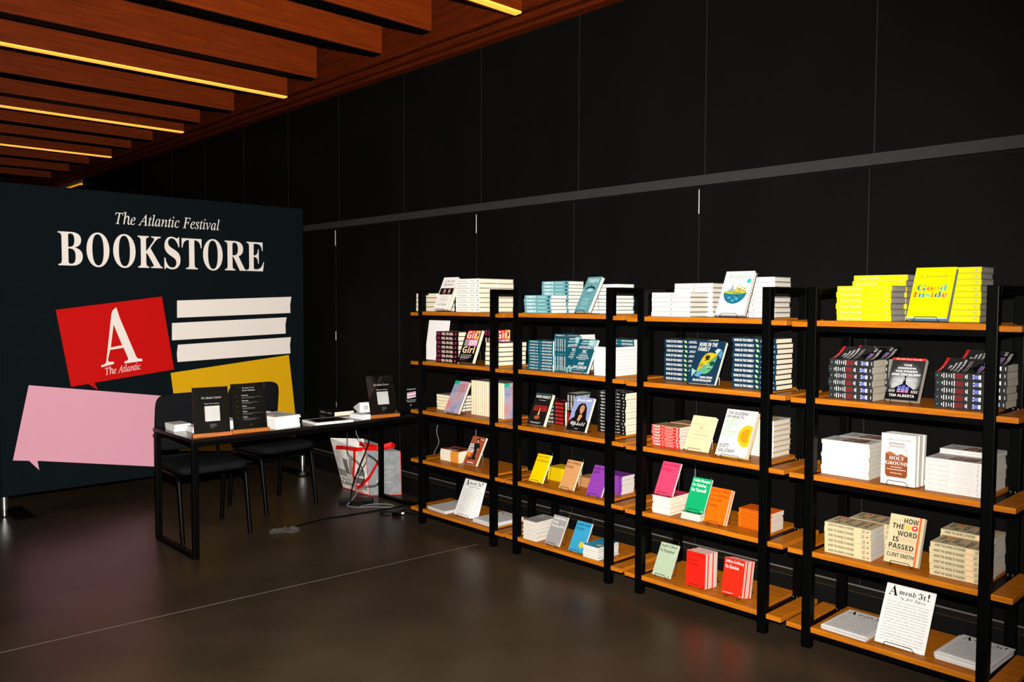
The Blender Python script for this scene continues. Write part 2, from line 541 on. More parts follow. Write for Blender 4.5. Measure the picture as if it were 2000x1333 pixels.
def easel(X, Y, z, wid, th, tilt, hb, label, mat=None, yaw=0.0):
    """bent-wire stand: lip in front, runners, back loop"""
    mt = mat or WIRE
    e = thing('wire_book_stand', label, 'book stand', (X+wid/2*math.cos(yaw), Y+wid/2*math.sin(yaw), z), yaw, 'wire stands under the displayed books')
    a = wid*0.30; r = 0.0015
    zl = 0.0058
    lip = P()
    lip.tube([(-a, -0.002, zl-0.004), (-a, -0.006, zl+0.004), (-a*0.86, -0.008, zl+0.016), (a*0.86, -0.008, zl+0.016), (a, -0.006, zl+0.004), (a, -0.002, zl-0.004)], r, mt, 6)
    lip.obj('front_lip', e)
    yb = th*math.cos(tilt)+0.075
    base = P()
    for sx in (-a, a):
        base.tube([(sx, -0.002, zl-0.004), (sx, 0.004, 0.0016), (sx, yb, 0.0016)], r, mt, 6)
    base.tube([(-a, yb, 0.0016), (a, yb, 0.0016)], r, mt, 6)
    base.obj('base', e)
    ytop = th/math.cos(tilt)+hb*math.tan(tilt)+0.006
    bk = P()
    ytop = max(ytop, 0.01)
    bk.tube([(-a, yb, 0.0016), (-a, ytop, hb-0.012), (-a*0.85, ytop, hb), (a*0.85, ytop, hb), (a, ytop, hb-0.012), (a, yb, 0.0016)], r, mt, 6)
    bk.obj('back_loop', e)
    return e
def display(key, u, s, X, Y, tilt, look, base=0.0, n=1, yaw=0.0, hb=None, dt=0.0, stand='black wire stand', grp=None, wire=None, where=''):
    """a book shown cover-out on a wire stand"""
    k = KIND[key]; L, W, T = k['L'], k['W'], k['T']
    z0 = shelf_z(u, s)+base
    th = math.radians(tilt)
    for i in range(n):
        o = get(key)
        t_ = th+math.radians(dt)*i
        R = Matrix.Rotation(yaw, 3, 'Z') @ Matrix.Rotation(-t_, 3, 'X') @ B_UP
        lift = 0.0036+T*n*math.sin(th)
        tgt = Vector((X, Y, z0+lift)) + Matrix.Rotation(yaw, 3, 'Z') @ Matrix.Rotation(-th, 3, 'X') @ Vector((0.004*(i % 2)+0.002*i, (T+0.0006)*i, 0))
        o.rotation_euler = R.to_euler()
        o.location = tgt - R @ Vector((L, 0, T))
        if n == 1: o['label'] = look
        else: o['label'] = '%s, %s of %s copies' % (look, ('front' if i == 0 else TOP[i].replace('from top', 'from front').replace('topmost', 'front')), ['', 'one', 'two', 'three', 'four', 'five', 'six'][n])
        o['group'] = grp or 'books displayed cover-out on wire stands'
    easel(X, Y, z0+0.0005, W, T*n, th, hb or L*0.55, 'wire stand holding the '+where, wire, yaw)

K, Wt = '#060606', '#d0ccc6'
kind('war', .242, .158, .0315, '#ebe6de', art=[('t', 'At War with', 'R', .2, .84, .82, .92, '#7d7d7b'), ('t', 'Ourselves', 'R', .16, .73, .84, .82, '#7d7d7b'),
     ('r', .05, .46, .95, .66, '#1c1418'), ('e', .36, .56, .07, .075, '#b98a78'), ('p', [(.24, .46), (.5, .46), (.44, .52), (.3, .52)], '#7a2a2c'), ('e', .68, .56, .07, .075, '#c49680'), ('p', [(.56, .46), (.82, .46), (.76, .52), (.62, .52)], '#3a3a44'),
     ('t', 'My Tour of Duty', 'I', .3, .36, .72, .41, '#5c5a58'), ('t', 'in the White House', 'I', .22, .29, .78, .34, '#5c5a58'), ('r', .15, .24, .85, .245, '#9a9896'), ('t', 'H. R. McMaster', 'R', .2, .12, .8, .19, '#5c5a58')],
     sart=[('t', 'At War with Ourselves', 'R', .08, .3, .5, .7, '#86837f'), ('t', 'McMaster', 'S', .62, .32, .82, .68, '#86837f'), ('e', .93, .5, .018, .17, '#3a3a40')], hard=True, look='white hardcover')
kind('girl', .235, .153, .030, K, art=[('r', .12, .70, .96, .96, '#d4262a'), ('r', .66, .70, .96, .96, '#e8963c'), ('t', 'Girl', 'B', .14, .72, .92, .94, '#f6d9c0'), ('e', .84, .84, .06, .07, '#6a3418'), ('r', .12, .50, .96, .69, '#e27a9c'), ('r', .12, .50, .36, .69, '#8a8a92'), ('t', 'on', 'B', .44, .52, .9, .67, '#fbe4ea'),
     ('t', 'Girl', 'B', .12, .28, .9, .49, '#f4cf9e'), ('t', 'How Pop Culture Turned', 'B', .1, .20, .8, .24, Wt), ('t', 'a Generation of Women', 'B', .1, .155, .78, .19, Wt), ('t', 'Against Themselves', 'B', .1, .11, .66, .145, Wt), ('t', 'Sophie Gilbert', 'B', .1, .06, .5, .09, '#c8305a')],
     sart=[('r', .04, .18, .2, .8, '#7a1c40'), ('t', 'GIRL ON GIRL', 'B', .26, .2, .78, .8, '#f6cfc0'), ('r', .86, .25, .92, .75, '#c23058')], hard=True, look='black and pink hardcover')
kind('summer', .232, .147, .0215, GRAD, spine='#e6d8b4', art=[('p', [(.0, 1), (.0, .88), (.25, .9), (.42, 1)], '#1f9c7a'), ('t', 'SUMMER', 'S', .26, .84, .82, .9, '#54505a'), ('t', 'OF OUR', 'S', .3, .75, .78, .81, '#54505a'), ('t', 'DISCONTENT', 'S', .1, .66, .92, .72, '#54505a'),
     ('t', 'Thomas', 'S', .38, .2, .62, .23, '#4a5aa0'), ('t', 'Chatterton', 'S', .28, .14, .72, .18, '#4a5aa0'), ('t', 'Williams', 'S', .32, .09, .68, .12, '#4a5aa0')],
     case='#3c352c', sart=[('t', 'SUMMER OF OUR DISCONTENT', 'S', .1, .38, .6, .62, '#d6c8aa'), ('e', .94, .5, .012, .14, '#a89a80')], hard=True, look='cream spined hardcover')
kind('brown', .203, .135, .0155, '#96482c', spine='#e4d8c2', art=[('r', .0, .42, .4, .72, '#d6cccc'), ('p', [(.0, .30), (.32, .28), (.34, .42), (.0, .44)], '#d97a14'), ('e', .5, .86, .11, .08, '#120c0a'), ('e', .5, .83, .06, .06, '#c89a7c'), ('p', [(.36, .60), (.3, .72), (.44, .78), (.62, .78), (.78, .68), (.72, .56), (.66, .6), (.66, .34), (.8, .2), (.46, .2), (.5, .5), (.4, .56)], '#131716'), ('p', [(.72, .56), (.64, .52), (.62, .56), (.72, .6)], '#d8a088'), ('p', [(.2, .2), (.46, .26), (.44, .2), (.24, .16)], '#1a1210'),
     ('r', .05, .64, .3, .68, '#6a6262'), ('r', .08, .56, .38, .6, '#5a5252'), ('r', .05, .5, .34, .53, '#6a6262'), ('r', .06, .45, .3, .47, '#6a6262'), ('r', .66, .9, .92, .92, '#f0c8b4'), ('r', .28, .07, .72, .095, '#f0d8cc')],
     sart=[('r', .56, .04, 1, .96, '#d88414'), ('r', .1, .3, .5, .34, '#cfc2ae'), ('r', .6, .4, .9, .52, '#a85f0a')], look='slim orange spined paperback')
kind('thrive', .225, .142, .0215, '#62989c', art=[('t', 'THRIVE', 'R', .14, .84, .88, .94, '#cfe6e8'), ('e', .5, .64, .34, .09, '#16282e', 0, 180), ('e', .5, .62, .27, .065, '#62989c', 0, 180), ('e', .5, .615, .2, .04, '#a9c9d0'), ('p', [(.46, .72), (.5, .79), (.54, .72)], '#16282e'), ('e', .58, .8, .014, .012, Wt), ('e', .78, .75, .014, .012, Wt), ('p', [(.3, .55), (.5, .52), (.7, .55), (.5, .49)], '#2f7a80'),
     ('t', 'Finding Happiness', 'S', .26, .36, .74, .39, '#dcecee'), ('t', 'the Blue Way', 'S', .3, .31, .7, .34, '#dcecee'), ('t', 'and living longer', 'S', .22, .25, .76, .28, '#dcecee'), ('t', 'by design', 'S', .28, .2, .7, .23, '#dcecee'), ('t', 'Dan Buettner', 'S', .26, .1, .7, .135, '#cfe0e4')],
     case='#7a7660', sart=[('t', 'THRIVE', 'R', .08, .2, .44, .8, '#e2f0f0'), ('t', 'Buettner', 'S', .54, .32, .8, .62, '#cde6ea'), ('r', .88, .2, .97, .8, '#1a5068')], hard=True, pages=PAGEB, look='pale teal hardcover')
kind('auto', .210, .140, .0178, '#0c4a58', art=[('r', .6, .8, .98, .98, '#7fa9a6'), ('r', .0, .0, .14, .14, '#6d9a98'), ('t', 'A BESTSELLER', 'B', .2, .91, .78, .955, '#cfe4e0'), ('r', .1, .865, .9, .875, '#b9d2d4'), ('r', .18, .84, .82, .85, '#b9d2d4'),
     ('t', 'AUTOCRACY,', 'B', .12, .7, .9, .79, Wt), ('t', 'INC.', 'B', .38, .58, .64, .67, Wt), ('r', .3, .54, .7, .55, '#b9d2d4'), ('t', 'The Dictators', 'B', .25, .47, .76, .52, Wt), ('t', 'Who Want to Run', 'B', .16, .41, .84, .455, Wt), ('r', .28, .375, .72, .385, '#b9d2d4'), ('t', 'ANNE', 'B', .36, .22, .68, .3, Wt), ('t', 'APPLEBAUM', 'B', .12, .1, .88, .19, Wt), ('r', .2, .06, .8, .068, '#b9d2d4')],
     sart=[('t', 'AUTOCRACY, INC.', 'B', .06, .25, .42, .78, Wt), ('e', .5, .5, .012, .14, '#8fb4b8'), ('t', 'ANNE APPLEBAUM', 'B', .56, .25, .95, .78, Wt)], pages=PAGEB, look='dark teal paperback')
kind('anthem', .203, .140, .0235, '#151312', art=[('t', 'NOAH HAWLEY', 'B', .06, .85, .94, .94, Wt), ('r', .3, .78, .7, .79, '#b8b2aa'), ('t', 'ANTHEM', 'B', .12, .44, .9, .62, '#b5251c'), ('e', .5, .34, .06, .03, '#e8742a'), ('p', [(.46, .34), (.5, .56), (.54, .34)], '#f6b088'), ('e', .46, .24, .16, .06, '#9a4a24'), ('r', .1, .08, .8, .09, '#b8b2aa'), ('r', .2, .055, .7, .065, '#b8b2aa'), ('r', 0, .965, 1, 1, '#21484a')],
     sart=[('t', 'NOAH HAWLEY', 'B', .06, .2, .52, .8, Wt), ('t', 'ANTHEM', 'B', .58, .18, .92, .82, '#d8281e')], look='red lettered black paperback')
kind('uphill', .208, .145, .0182, '#11100f', art=[('r', 0, .28, 1, 1, '#7f88ac'), ('t', 'Jemele Hill', 'C', .12, .86, .9, .95, '#f4f4f8'), ('p', [(.26, .3), (.2, .55), (.3, .76), (.42, .82), (.62, .82), (.76, .7), (.84, .45), (.9, .28), (.5, .24)], '#0d0b0b'), ('p', [(.0, .28), (.26, .42), (.8, .42), (1, .28), (1, 0), (0, 0)], '#0d0b0b'), ('e', .53, .66, .125, .115, '#a8724e'), ('e', .53, .6, .09, .09, '#b07a54'), ('e', .48, .67, .025, .01, '#1a100c'), ('e', .59, .67, .025, .01, '#1a100c'), ('e', .53, .585, .035, .012, '#8a3c34'),
     ('p', [(.42, .3), (.45, .47), (.56, .5), (.64, .45), (.6, .4), (.54, .3)], '#b8825c'), ('t', 'Uphill', 'C', .1, .12, .9, .28, Wt), ('t', 'a memoir', 'S', .4, .06, .6, .09, '#d8d4d0')],
     sart=[('t', 'Uphill', 'C', .1, .2, .36, .85, Wt), ('t', 'Jemele Hill', 'C', .5, .25, .8, .8, Wt), ('e', .92, .5, .014, .2, '#e0e0e0')], look='black memoir paperback')
def edition(key, color, lines, tc, look, extra=(), pages=PAGEW, T=.0115):
    ar = []
    y = .955
    hgt = .098
    for ln in lines:
        ar.append(('t', ln, 'R', .06, y-hgt, min(.94, .06+.066*len(ln)), y, tc)); y -= .135
    ar.append(('e', .9, .04, .025, .018, tc))
    kind(key, .180, .115, T, color, art=ar+list(extra), sart=[('r', .08, .38, .62, .6, tc), ('r', .88, .3, .94, .7, tc)], pages=pages, look=look)
edition('yellow', '#dcb400', ['Megan Garber', 'On Misdirection'], '#5c4a10', 'small yellow paperback', pages=PAGE)
edition('tan', '#b88452', ['Derek Thompson', 'On Work'], '#2c1c10', 'small tan paperback', pages=PAGE)
edition('purple', '#7a3490', ['Lenika Cruz', 'On BTS'], '#1d0b2a', 'small purple paperback')
edition('grey', '#8a8583', ['Jerusalem Demsas', 'On the', 'Housing Crisis'], Wt, 'small grey paperback', [('r', .06, .05, .5, .06, Wt)])
edition('blue', '#2f86a8', ['Jennifer Senior', 'On Grief'], '#0c2a50', 'small blue paperback', [('e', .74, .26, .16, .1, '#e0a21a')])
edition('pink', '#d0385a', ['Spencer Kornhaber', 'On Divas'], '#6a0c2c', 'small pink paperback', pages=PAGE)
edition('green', '#0c9058', ['Caitlin Flanagan', 'On Thinking', 'For Yourself'], '#e4f4d8', 'small green paperback')
edition('orange', '#dc5a06', ['Kaitlyn Tiffany', 'A Lover Plunges', 'On Nobody', 'Famous'], '#5c2208', 'small orange paperback')
edition('sage', '#98a68a', ['Sophie Gilbert', 'On Womanhood'], '#23281e', 'small sage green paperback')
edition('crimson', '#e01c10', ['Elizabeth Bruenig', 'On Human', 'Slaughter'], '#4a0806', 'small red paperback', T=.0185)
edition('scarlet', '#e8220f', ['Jeffrey Goldberg', 'On Heroism'], Wt, 'small scarlet paperback', [('r', .06, .07, .6, .075, Wt), ('r', .06, .05, .5, .055, Wt)], T=.0175)
_r3 = random.Random(11)
GLOBE = [('e', .5, .52, .4, .27, '#1c5c70', 180, 360), ('e', .5, .525, .4, .05, '#b0a02c')]
for _ in range(9):
    _x, _y = .5+_r3.uniform(-.26, .26), .40+_r3.uniform(-.1, .08)
    GLOBE.append(('e', _x, _y, _r3.uniform(.03, .08), _r3.uniform(.008, .02), _r3.choice(['#4d94a4', '#0f4454', '#8fb8bc', '#2f7c8c'])))
for _x, _h in ((.2, .05), (.25, .09), (.3, .13), (.34, .19), (.37, .14), (.41, .08), (.45, .05)):
    GLOBE.append(('p', [(_x, .53), (_x+.012, .53+_h), (_x+.03, .53+_h*.9), (_x+.036, .53)], _r3.choice(['#5d6a74', '#7c888e', '#94a0a4'])))
for _ in range(34):
    GLOBE.append(('e', .68+_r3.uniform(-.16, .16), .55+abs(_r3.gauss(0, .07)), _r3.uniform(.012, .03), _r3.uniform(.008, .018), _r3.choice(['#6c7a28', '#96883a', '#b8a850', '#4e6226', '#a87a34'])))
GLOBE += [('e', .3, .515, .14, .022, '#8a9630'), ('e', .56, .50, .18, .018, '#6a7c2a')]
kind('abund', .241, .162, .0250, '#c9c5bf', art=[('t', 'Abundance', 'I', .08, .83, .92, .95, '#7d7d7b'), *GLOBE,
     ('e', .88, .77, .075, .055, '#2aa0a6'),
     ('t', 'Ezra Klein', 'I', .08, .17, .6, .235, '#7d7d7b'), ('t', 'Derek Thompson', 'I', .08, .09, .84, .155, '#7d7d7b')],
     sart=[('t', 'Abundance', 'I', .08, .3, .34, .75, '#94928e'), ('e', .52, .62, .016, .2, '#6a7268'), ('e', .525, .34, .016, .14, '#8a8a7a'), ('e', .52, .64, .007, .09, '#c9c5bf'), ('t', 'Klein Thompson', 'I', .62, .34, .9, .7, '#96948f')], hard=True, pages=PAGEW, look='plain white hardcover')
def lens(p0, p1, bulge, n=14):
    """half of an almond shape between two points"""
    (ax, ay), (bx_, by) = p0, p1
    dx, dy = bx_-ax, by-ay
    return [(ax+dx*i/n-dy*bulge*math.sin(PI*i/n), ay+dy*i/n+dx*bulge*math.sin(PI*i/n)) for i in range(n+1)]
LA, LB = (.24, .26), (.84, .68)
RUNS_ART = [('p', lens(LA, LB, .34), '#a8941a'), ('p', lens(LA, LB, -.34)[::-1], '#4a8a64'), ('p', lens((.26, .36), (.5, .44), .3), '#7c6812'), ('e', .50, .61, .085, .05, '#2e2410'), ('p', lens((.42, .52), (.6, .56), .25), '#2e2410'),
            ('e', .72, .47, .09, .055, '#163a2c'), ('p', lens((.58, .36), (.74, .42), -.4)[::-1], '#2f6448'), ('p', [(.22, .255), (.24, .265), (.86, .69), (.845, .66)], '#0e2a3e'), ('p', [(.7, .76), (.78, .82), (.9, .8), (.8, .68)], '#9fb8bc'), ('p', [(.84, .68), (.92, .8), (.99, .72), (.97, .58)], '#3f7696'), ('p', [(.05, .34), (.24, .28), (.12, .14)], '#7aa498'), ('p', [(.2, .18), (.28, .25), (.48, .26), (.36, .14)], '#4a7ea0'), ('r', .38, .44, .6, .45, '#c8c4a0'), ('r', .56, .38, .76, .39, '#b8d0b8')]
kind('runs', .238, .164, .0247, '#0e2a3e', art=[('t', 'RUNS IN THE', 'B', .08, .86, .72, .95, Wt), ('t', 'FAMILY', 'B', .08, .75, .5, .84, Wt), *RUNS_ART,
     ('t', 'SARAH SPAIN', 'B', .42, .12, .86, .17, Wt), ('t', 'DELAND McCULLOUGH', 'B', .2, .05, .86, .1, Wt)],
     sart=[('t', 'RUNS IN THE FAMILY', 'B', .06, .25, .5, .76, Wt), ('p', [(.54, .72), (.58, .8), (.62, .4), (.6, .2), (.56, .3)], '#7fb46a'), ('p', [(.545, .7), (.575, .74), (.595, .5), (.565, .45)], '#c4c860'), ('t', 'SARAH SPAIN', 'B', .68, .52, .86, .74, Wt), ('t', 'McCULLOUGH', 'B', .66, .26, .88, .46, Wt), ('r', .93, .35, .96, .6, '#7fa0b0')], hard=True, look='navy hardcover')
kind('red', .178, .130, .0158, '#a88a5c', spine='#c6221c', art=[('r', .2, .4, .8, .7, '#94784c')], sart=[('r', .05, .4, .08, .72, '#f2d8c8'), ('r', .1, .34, .3, .72, '#e8b8a8'), ('r', .14, .5, .26, .56, '#c6221c'), ('e', .4, .5, .012, .14, '#f2d8c8'), ('r', .48, .38, .78, .58, '#e8a898'), ('r', .9, .3, .94, .7, '#f2d8c8'), ('r', 0, .93, 1, .99, '#f0e4d4')], pages=PAGEW, look='red spined paperback')
kind('cream', .187, .138, .020, '#c4b28c', art=[('r', .08, .79, .92, .796, '#c8ac84'), ('r', .08, .755, .92, .762, '#8a7c5c'), ('t', 'DE', 'I', .42, .63, .58, .7, '#6a6048'), ('t', 'TOCQUEVILLE', 'I', .08, .52, .9, .61, '#d49c74'), ('r', .12, .435, .86, .447, '#8a7c5c'), ('r', .16, .375, .84, .383, '#c8ac84'), ('r', .1, .33, .84, .337, '#8a7c5c')], case='#d8c49c', sart=[('r', .1, .4, .6, .6, '#c8ac84')], hard=True, look='cream jacketed hardcover')
kind('alg', .243, .172, .0262, '#c9c5bf', art=[('e', .84, .46, .28, .235, '#c89a18', 62, 298), ('e', .82, .46, .17, .15, '#a87c10', 62, 298), ('t', 'THE ALGEBRA', 'B', .06, .89, .72, .955, K), ('t', 'OF WEALTH', 'B', .06, .81, .6, .875, K), ('t', 'A SIMPLE', 'B', .06, .73, .46, .79, '#6cb060'), ('t', 'FORMULA', 'B', .06, .65, .48, .71, '#6cb060'), ('t', 'FOR', 'B', .06, .57, .24, .63, '#6cb060'), ('t', 'FINANCIAL', 'B', .06, .49, .5, .55, '#6cb060'), ('t', 'SECURITY', 'B', .06, .41, .46, .47, '#6cb060'), ('t', 'SCOTT', 'B', .06, .17, .36, .25, K), ('t', 'GALLOWAY', 'B', .06, .07, .6, .15, K), ('r', .42, .2, .7, .205, '#888888')],
     case='#b08430', sart=[('t', 'THE ALGEBRA OF WEALTH', 'B', .05, .3, .4, .7, '#74a868'), ('t', 'GALLOWAY', 'B', .5, .3, .72, .7, '#74a868')], hard=True, pages=PAGEW, look='white hardcover with green lettering')
def colour_word(letters, x0, y0, x1, y1):
    """a word whose letters each have their own ink"""
    w_ = [text_raw(ch, 'R') for ch, c in letters]
    tot = sum(b[1]-b[0] for b in w_)+.05*(len(w_)-1)
    top = max(b[3] for b in w_); out = []; x = 0
    for (ch, c), b in zip(letters, w_):
        a0 = x0+(x1-x0)*x/tot; a1 = x0+(x1-x0)*(x+b[1]-b[0])/tot
        out.append(('t', ch, 'R', a0, y0+(y1-y0)*b[2]/top, a1, y0+(y1-y0)*b[3]/top, c))
        x += b[1]-b[0]+.05
    return out
GI = [('G', '#2a6a9c'), ('o', '#e05a3a'), ('o', '#d8a020'), ('d', '#3aa0b4')]
GJ = [('I', '#e0503c'), ('n', '#2c7ab0'), ('s', '#3aa8b8'), ('i', '#e07a2a'), ('d', '#2a6a9c'), ('e', '#c84a6a')]
ga = [('t', 'Dr. Becky Kennedy', 'J', .14, .79, .84, .85, '#8a8a2a')]
ga += colour_word(GI, .12, .545, .86, .66) + colour_word(GJ, .05, .415, .9, .525)
kind('goodin', .238, .160, .0252, '#e0c800', art=ga+[('t', 'Practical Wisdom', 'S', .26, .215, .74, .24, '#b0a820'), ('t', 'for Resilient Kids and Parents', 'S', .16, .175, .8, .2, '#b0a820'), ('t', 'a guide to parenting', 'S', .2, .9, .8, .92, '#c0b41c'), ('r', 0, 0, 1, .03, '#9ab4b8')],
     case='#2c5c78', sart=[('t', 'Good Inside', 'R', .06, .28, .48, .76, '#8f9c86'), ('t', 'Dr. Becky Kennedy', 'S', .6, .34, .84, .64, '#d8cc20'), ('e', .92, .5, .016, .16, '#8aa0a0')], hard=True, pages=PAGEG, look='bright yellow hardcover')
IVORY = mat_pages('paper_edges_ivory', '#a39a88', '#bcb4a2')
GLOWS = [('e', .5, .50-.014*i, .5-.012*i, .44-.022*i, '#%02x%02x%02x' % ((0x28+9*i,)*3)) for i in range(14)]
ka = [('r', 0, 0, 1, .94, '#262626'), *GLOWS, ('r', 0, .0, 1, .16, '#0a0a0a'), ('r', 0, .94, 1, 1, '#c41c1c'), ('t', 'New York Times Bestseller', 'J', .1, .95, .9, .985, '#f4c8c0'), ('p', [(.44, .3), (.47, .5), (.5, .74), (.53, .5), (.56, .3)], '#0a0a0a'), ('r', .06, .16, .94, .26, '#0a0a0a'), ('p', [(.2, .26), (.3, .31), (.5, .40), (.7, .31), (.8, .26)], '#0a0a0a'), ('r', .33, .17, .43, .315, '#3a4aa0'), ('r', .45, .17, .55, .35, '#3a4aa0'), ('r', .57, .17, .67, .315, '#3a4aa0')]
for i in range(3):
    for j_ in range(4): ka.append(('r', .33+.12*i, .17+.022*j_, .43+.12*i, .181+.022*j_ , '#c8c4c0' if j_ % 2 else '#a82424'))
    for j_ in range(4): ka.append(('e', .355+.12*i+.05*(j_ % 2), .27+.014*j_, .008, .006, '#d0ccc8'))
for i in range(4):
    ka += [('r', .09+.05*i, .17, .11+.05*i, .235, '#cfcac4'), ('r', .76+.05*i, .17, .78+.05*i, .235, '#cfcac4')]
for i, ln in enumerate(['THE', 'KINGDOM,', 'THE POWER,', 'AND THE GLORY']):
    wl = [.12, .28, .34, .44][i]
    ka.append(('t', ln, 'B', .5-wl, .80-.075*i, .5+wl, .845-.075*i, '#f2f0ee'))
ka += [('t', 'American Evangelicals', 'B', .14, .49, .86, .515, '#d8d4d0'), ('t', 'in an Age of Extremism', 'B', .12, .45, .88, .475, '#d8d4d0'), ('t', 'TIM ALBERTA', 'B', .12, .07, .88, .13, Wt)]
ks = [('e', .05, .5, .012, .12, '#3a8a98')]
for i, (a, b) in enumerate(((.13, .35), (.17, .7), (.22, .6), (.27, .4), (.32, .55), (.365, .75))): ks.append(('r', a, .5-b/2, a+.014, .5+b/2, '#e0dedc'))
for i in range(5): ks.append(('r', .395+.031*i, .16, .418+.031*i, .84, '#6e1c18'))
ks += [('r', .585, .3, .6, .68, '#e0dedc'), ('r', .615, .2, .628, .8, '#e0dedc'), ('r', .73, .24, .88, .78, '#e8e8ee'), ('p', [(.72, .5), (.76, .78), (.84, .78), (.84, .24), (.76, .24)], '#3844a0')]
for i in range(4):
    for j in range(3): ks.append(('e', .755+.024*i, .34+.16*j, .005, .04, Wt))
ks.append(('r', .95, .3, .965, .72, '#c8c6c2'))
kind('kingdom', .195, .137, .0290, '#262626', art=ka, sart=ks, pages=IVORY, look='thick black paperback')
kind('kingdomtop', .195, .137, .0290, '#262626', art=ka, sart=ks, pages=IVORY, look='thick black paperback', curl=.05)
kind('holy', .215, .142, .0192, '#c9c5bf', art=[('r', .2, .8, .5, .815, '#f2f0ed'), ('t', 'CATHERINE COLEMAN FLOWERS', 'R', .12, .87, .86, .905, '#5a5652'), ('r', .22, .76, .68, .83, '#8f8c8a'), ('r', .24, .77, .66, .8, '#b4b1ae'), ('p', [(.18, .14), (.12, .2), (.12, .62), (.18, .7), (.26, .76), (.66, .76), (.74, .7), (.78, .62), (.78, .2), (.72, .14)], '#a9a6a3'), ('p', [(.2, .5), (.16, .6), (.2, .67), (.28, .73), (.64, .73), (.72, .67), (.75, .6), (.74, .5)], '#bfbcb8'), ('p', [(.18, .15), (.13, .2), (.13, .6), (.24, .62), (.36, .59), (.5, .57), (.62, .6), (.77, .57), (.77, .2), (.72, .15)], '#7c4020'), ('p', [(.13, .6), (.24, .65), (.34, .63), (.46, .58), (.58, .62), (.77, .57), (.6, .56), (.3, .58)], '#9a5a34'), ('t', 'HOLY', 'R', .24, .49, .68, .56, Wt), ('t', 'GROUND', 'R', .14, .39, .77, .46, Wt), ('t', 'On Activism,', 'B', .3, .335, .62, .36, '#f0dcd0'), ('t', 'Environmental Justice,', 'B', .18, .285, .74, .31, '#f0dcd0'), ('t', 'Finding Hope', 'B', .28, .215, .62, .24, '#f0dcd0'), ('r', .05, .1, .14, .2, '#d0ccc8')],
     sart=[('t', 'HOLY GROUND', 'R', .06, .3, .42, .72, '#a5a29d'), ('t', 'Catherine Coleman Flowers', 'S', .5, .36, .82, .62, '#a8a5a0'), ('r', .91, .25, .935, .7, '#a8a4a0')], pages=PAGEW, look='white paperback')
hw = [('r', .86, 0, .92, 1, '#d8582a'), ('t', 'New York Times bestseller', 'I', .06, .87, .4, .9, '#8a7c60')]
for ln, x0, x1, y0 in (('HOW', .42, .84, .84), ('THE', .1, .44, .71), ('WORD', .28, .84, .57), ('IS', .16, .34, .44), ('PASSED', .08, .8, .3)): hw.append(('t', ln, 'B', x0, y0, x1, y0+.105, '#141210'))
hw += [('e', .56, .765, .09, .055, '#c8a848'), ('e', .75, .765, .09, .055, '#d8342a'), ('r', .72, .755, .78, .785, '#f4d8cc'), ('t', 'A Reckoning with', 'I', .4, .51, .8, .54, '#d8502a'), ('t', 'the History of Slavery', 'I', .38, .475, .8, .505, '#d8502a'), ('r', .06, .26, .84, .268, '#d8342a'), ('t', 'CLINT SMITH', 'B', .06, .13, .84, .21, '#141210')]
kind('how', .208, .142, .0226, '#bdae88', art=hw, sart=[('r', .02, .2, .05, .8, '#c8b078'), ('t', 'HOW THE WORD IS PASSED', 'B', .085, .3, .64, .78, '#16120e'), ('r', .67, .16, .79, .84, '#eab48a'), ('t', 'CLINT', 'B', .815, .54, .88, .8, '#26201a'), ('t', 'SMITH', 'B', .815, .2, .88, .46, '#26201a'), ('e', .935, .5, .022, .13, '#a02418')], pages=PAGEW, look='tan paperback with bold black lettering')

# ---- leaflets
LINES = ['The authors of the Constitution believed that it would', 'change and should change over time. The problem', 'of amendment is built into the document.', 'Why have we stopped amending and all but', 'forgotten this essential democratic tool?', 'The framers knew the laws of the Union would', 'need repair, and so they wrote in a door', 'for those who came after them to open', 'when reason and the times required it,', 'by the people, in convention or in Congress,', 'and sent to the states for their consent.', 'A constitution that cannot be mended', 'will sooner or later be broken, they said,', 'and every age must have the right to']
la = [('t', 'A', 'R', .07, .8, .26, .965, '#111111'), ('t', 'mend', 'F', .28, .835, .62, .92, '#111111'), ('t', 'It', 'F', .66, .83, .82, .93, '#111111'), ('t', '!', 'R', .85, .83, .89, .95, '#111111'), ('t', 'by Jill Lepore', 'C', .32, .745, .84, .81, '#3a3836')]
for i, ln in enumerate(LINES): la.append(('t', ln, 'I', .07, .688-.048*i, .93, .717-.048*i, '#2a2826'))
LW, LH = .205, .265
def leaflet_mesh(t):
    p = P()
    p.box((0, 0, 0), (LW, LH, t), ink('#c8c5c0', 0.6))
    p.art(la, (0, 0, t), (1, 0, 0), (0, 1, 0), (0, 0, 1), LW, LH)
    return p
LEAF = leaflet_mesh(0.0036).obj('leaflet')
tag(LEAF, 'leaflet', 'leaflet')
leaf_used = [False]
def leaflets(u, s, x, y, n, where, jit=0.006, skew=0.0):
    z = shelf_z(u, s)+0.0006
    for i in range(n):
        if leaf_used[0]:
            o = LEAF.copy(); COL.objects.link(o)
        else:
            o = LEAF; leaf_used[0] = True
        a = skew+random.uniform(-1, 1)*jit*3
        o.location = (x+random.uniform(-jit, jit), y+random.uniform(-jit, jit), z)
        o.rotation_euler = (0, 0, a)
        o['label'] = 'white printed leaflet, %s in the pile %s' % (TOP[n-1-i], where)
        o['group'] = 'white leaflets in the pile '+where
        z += 0.0039
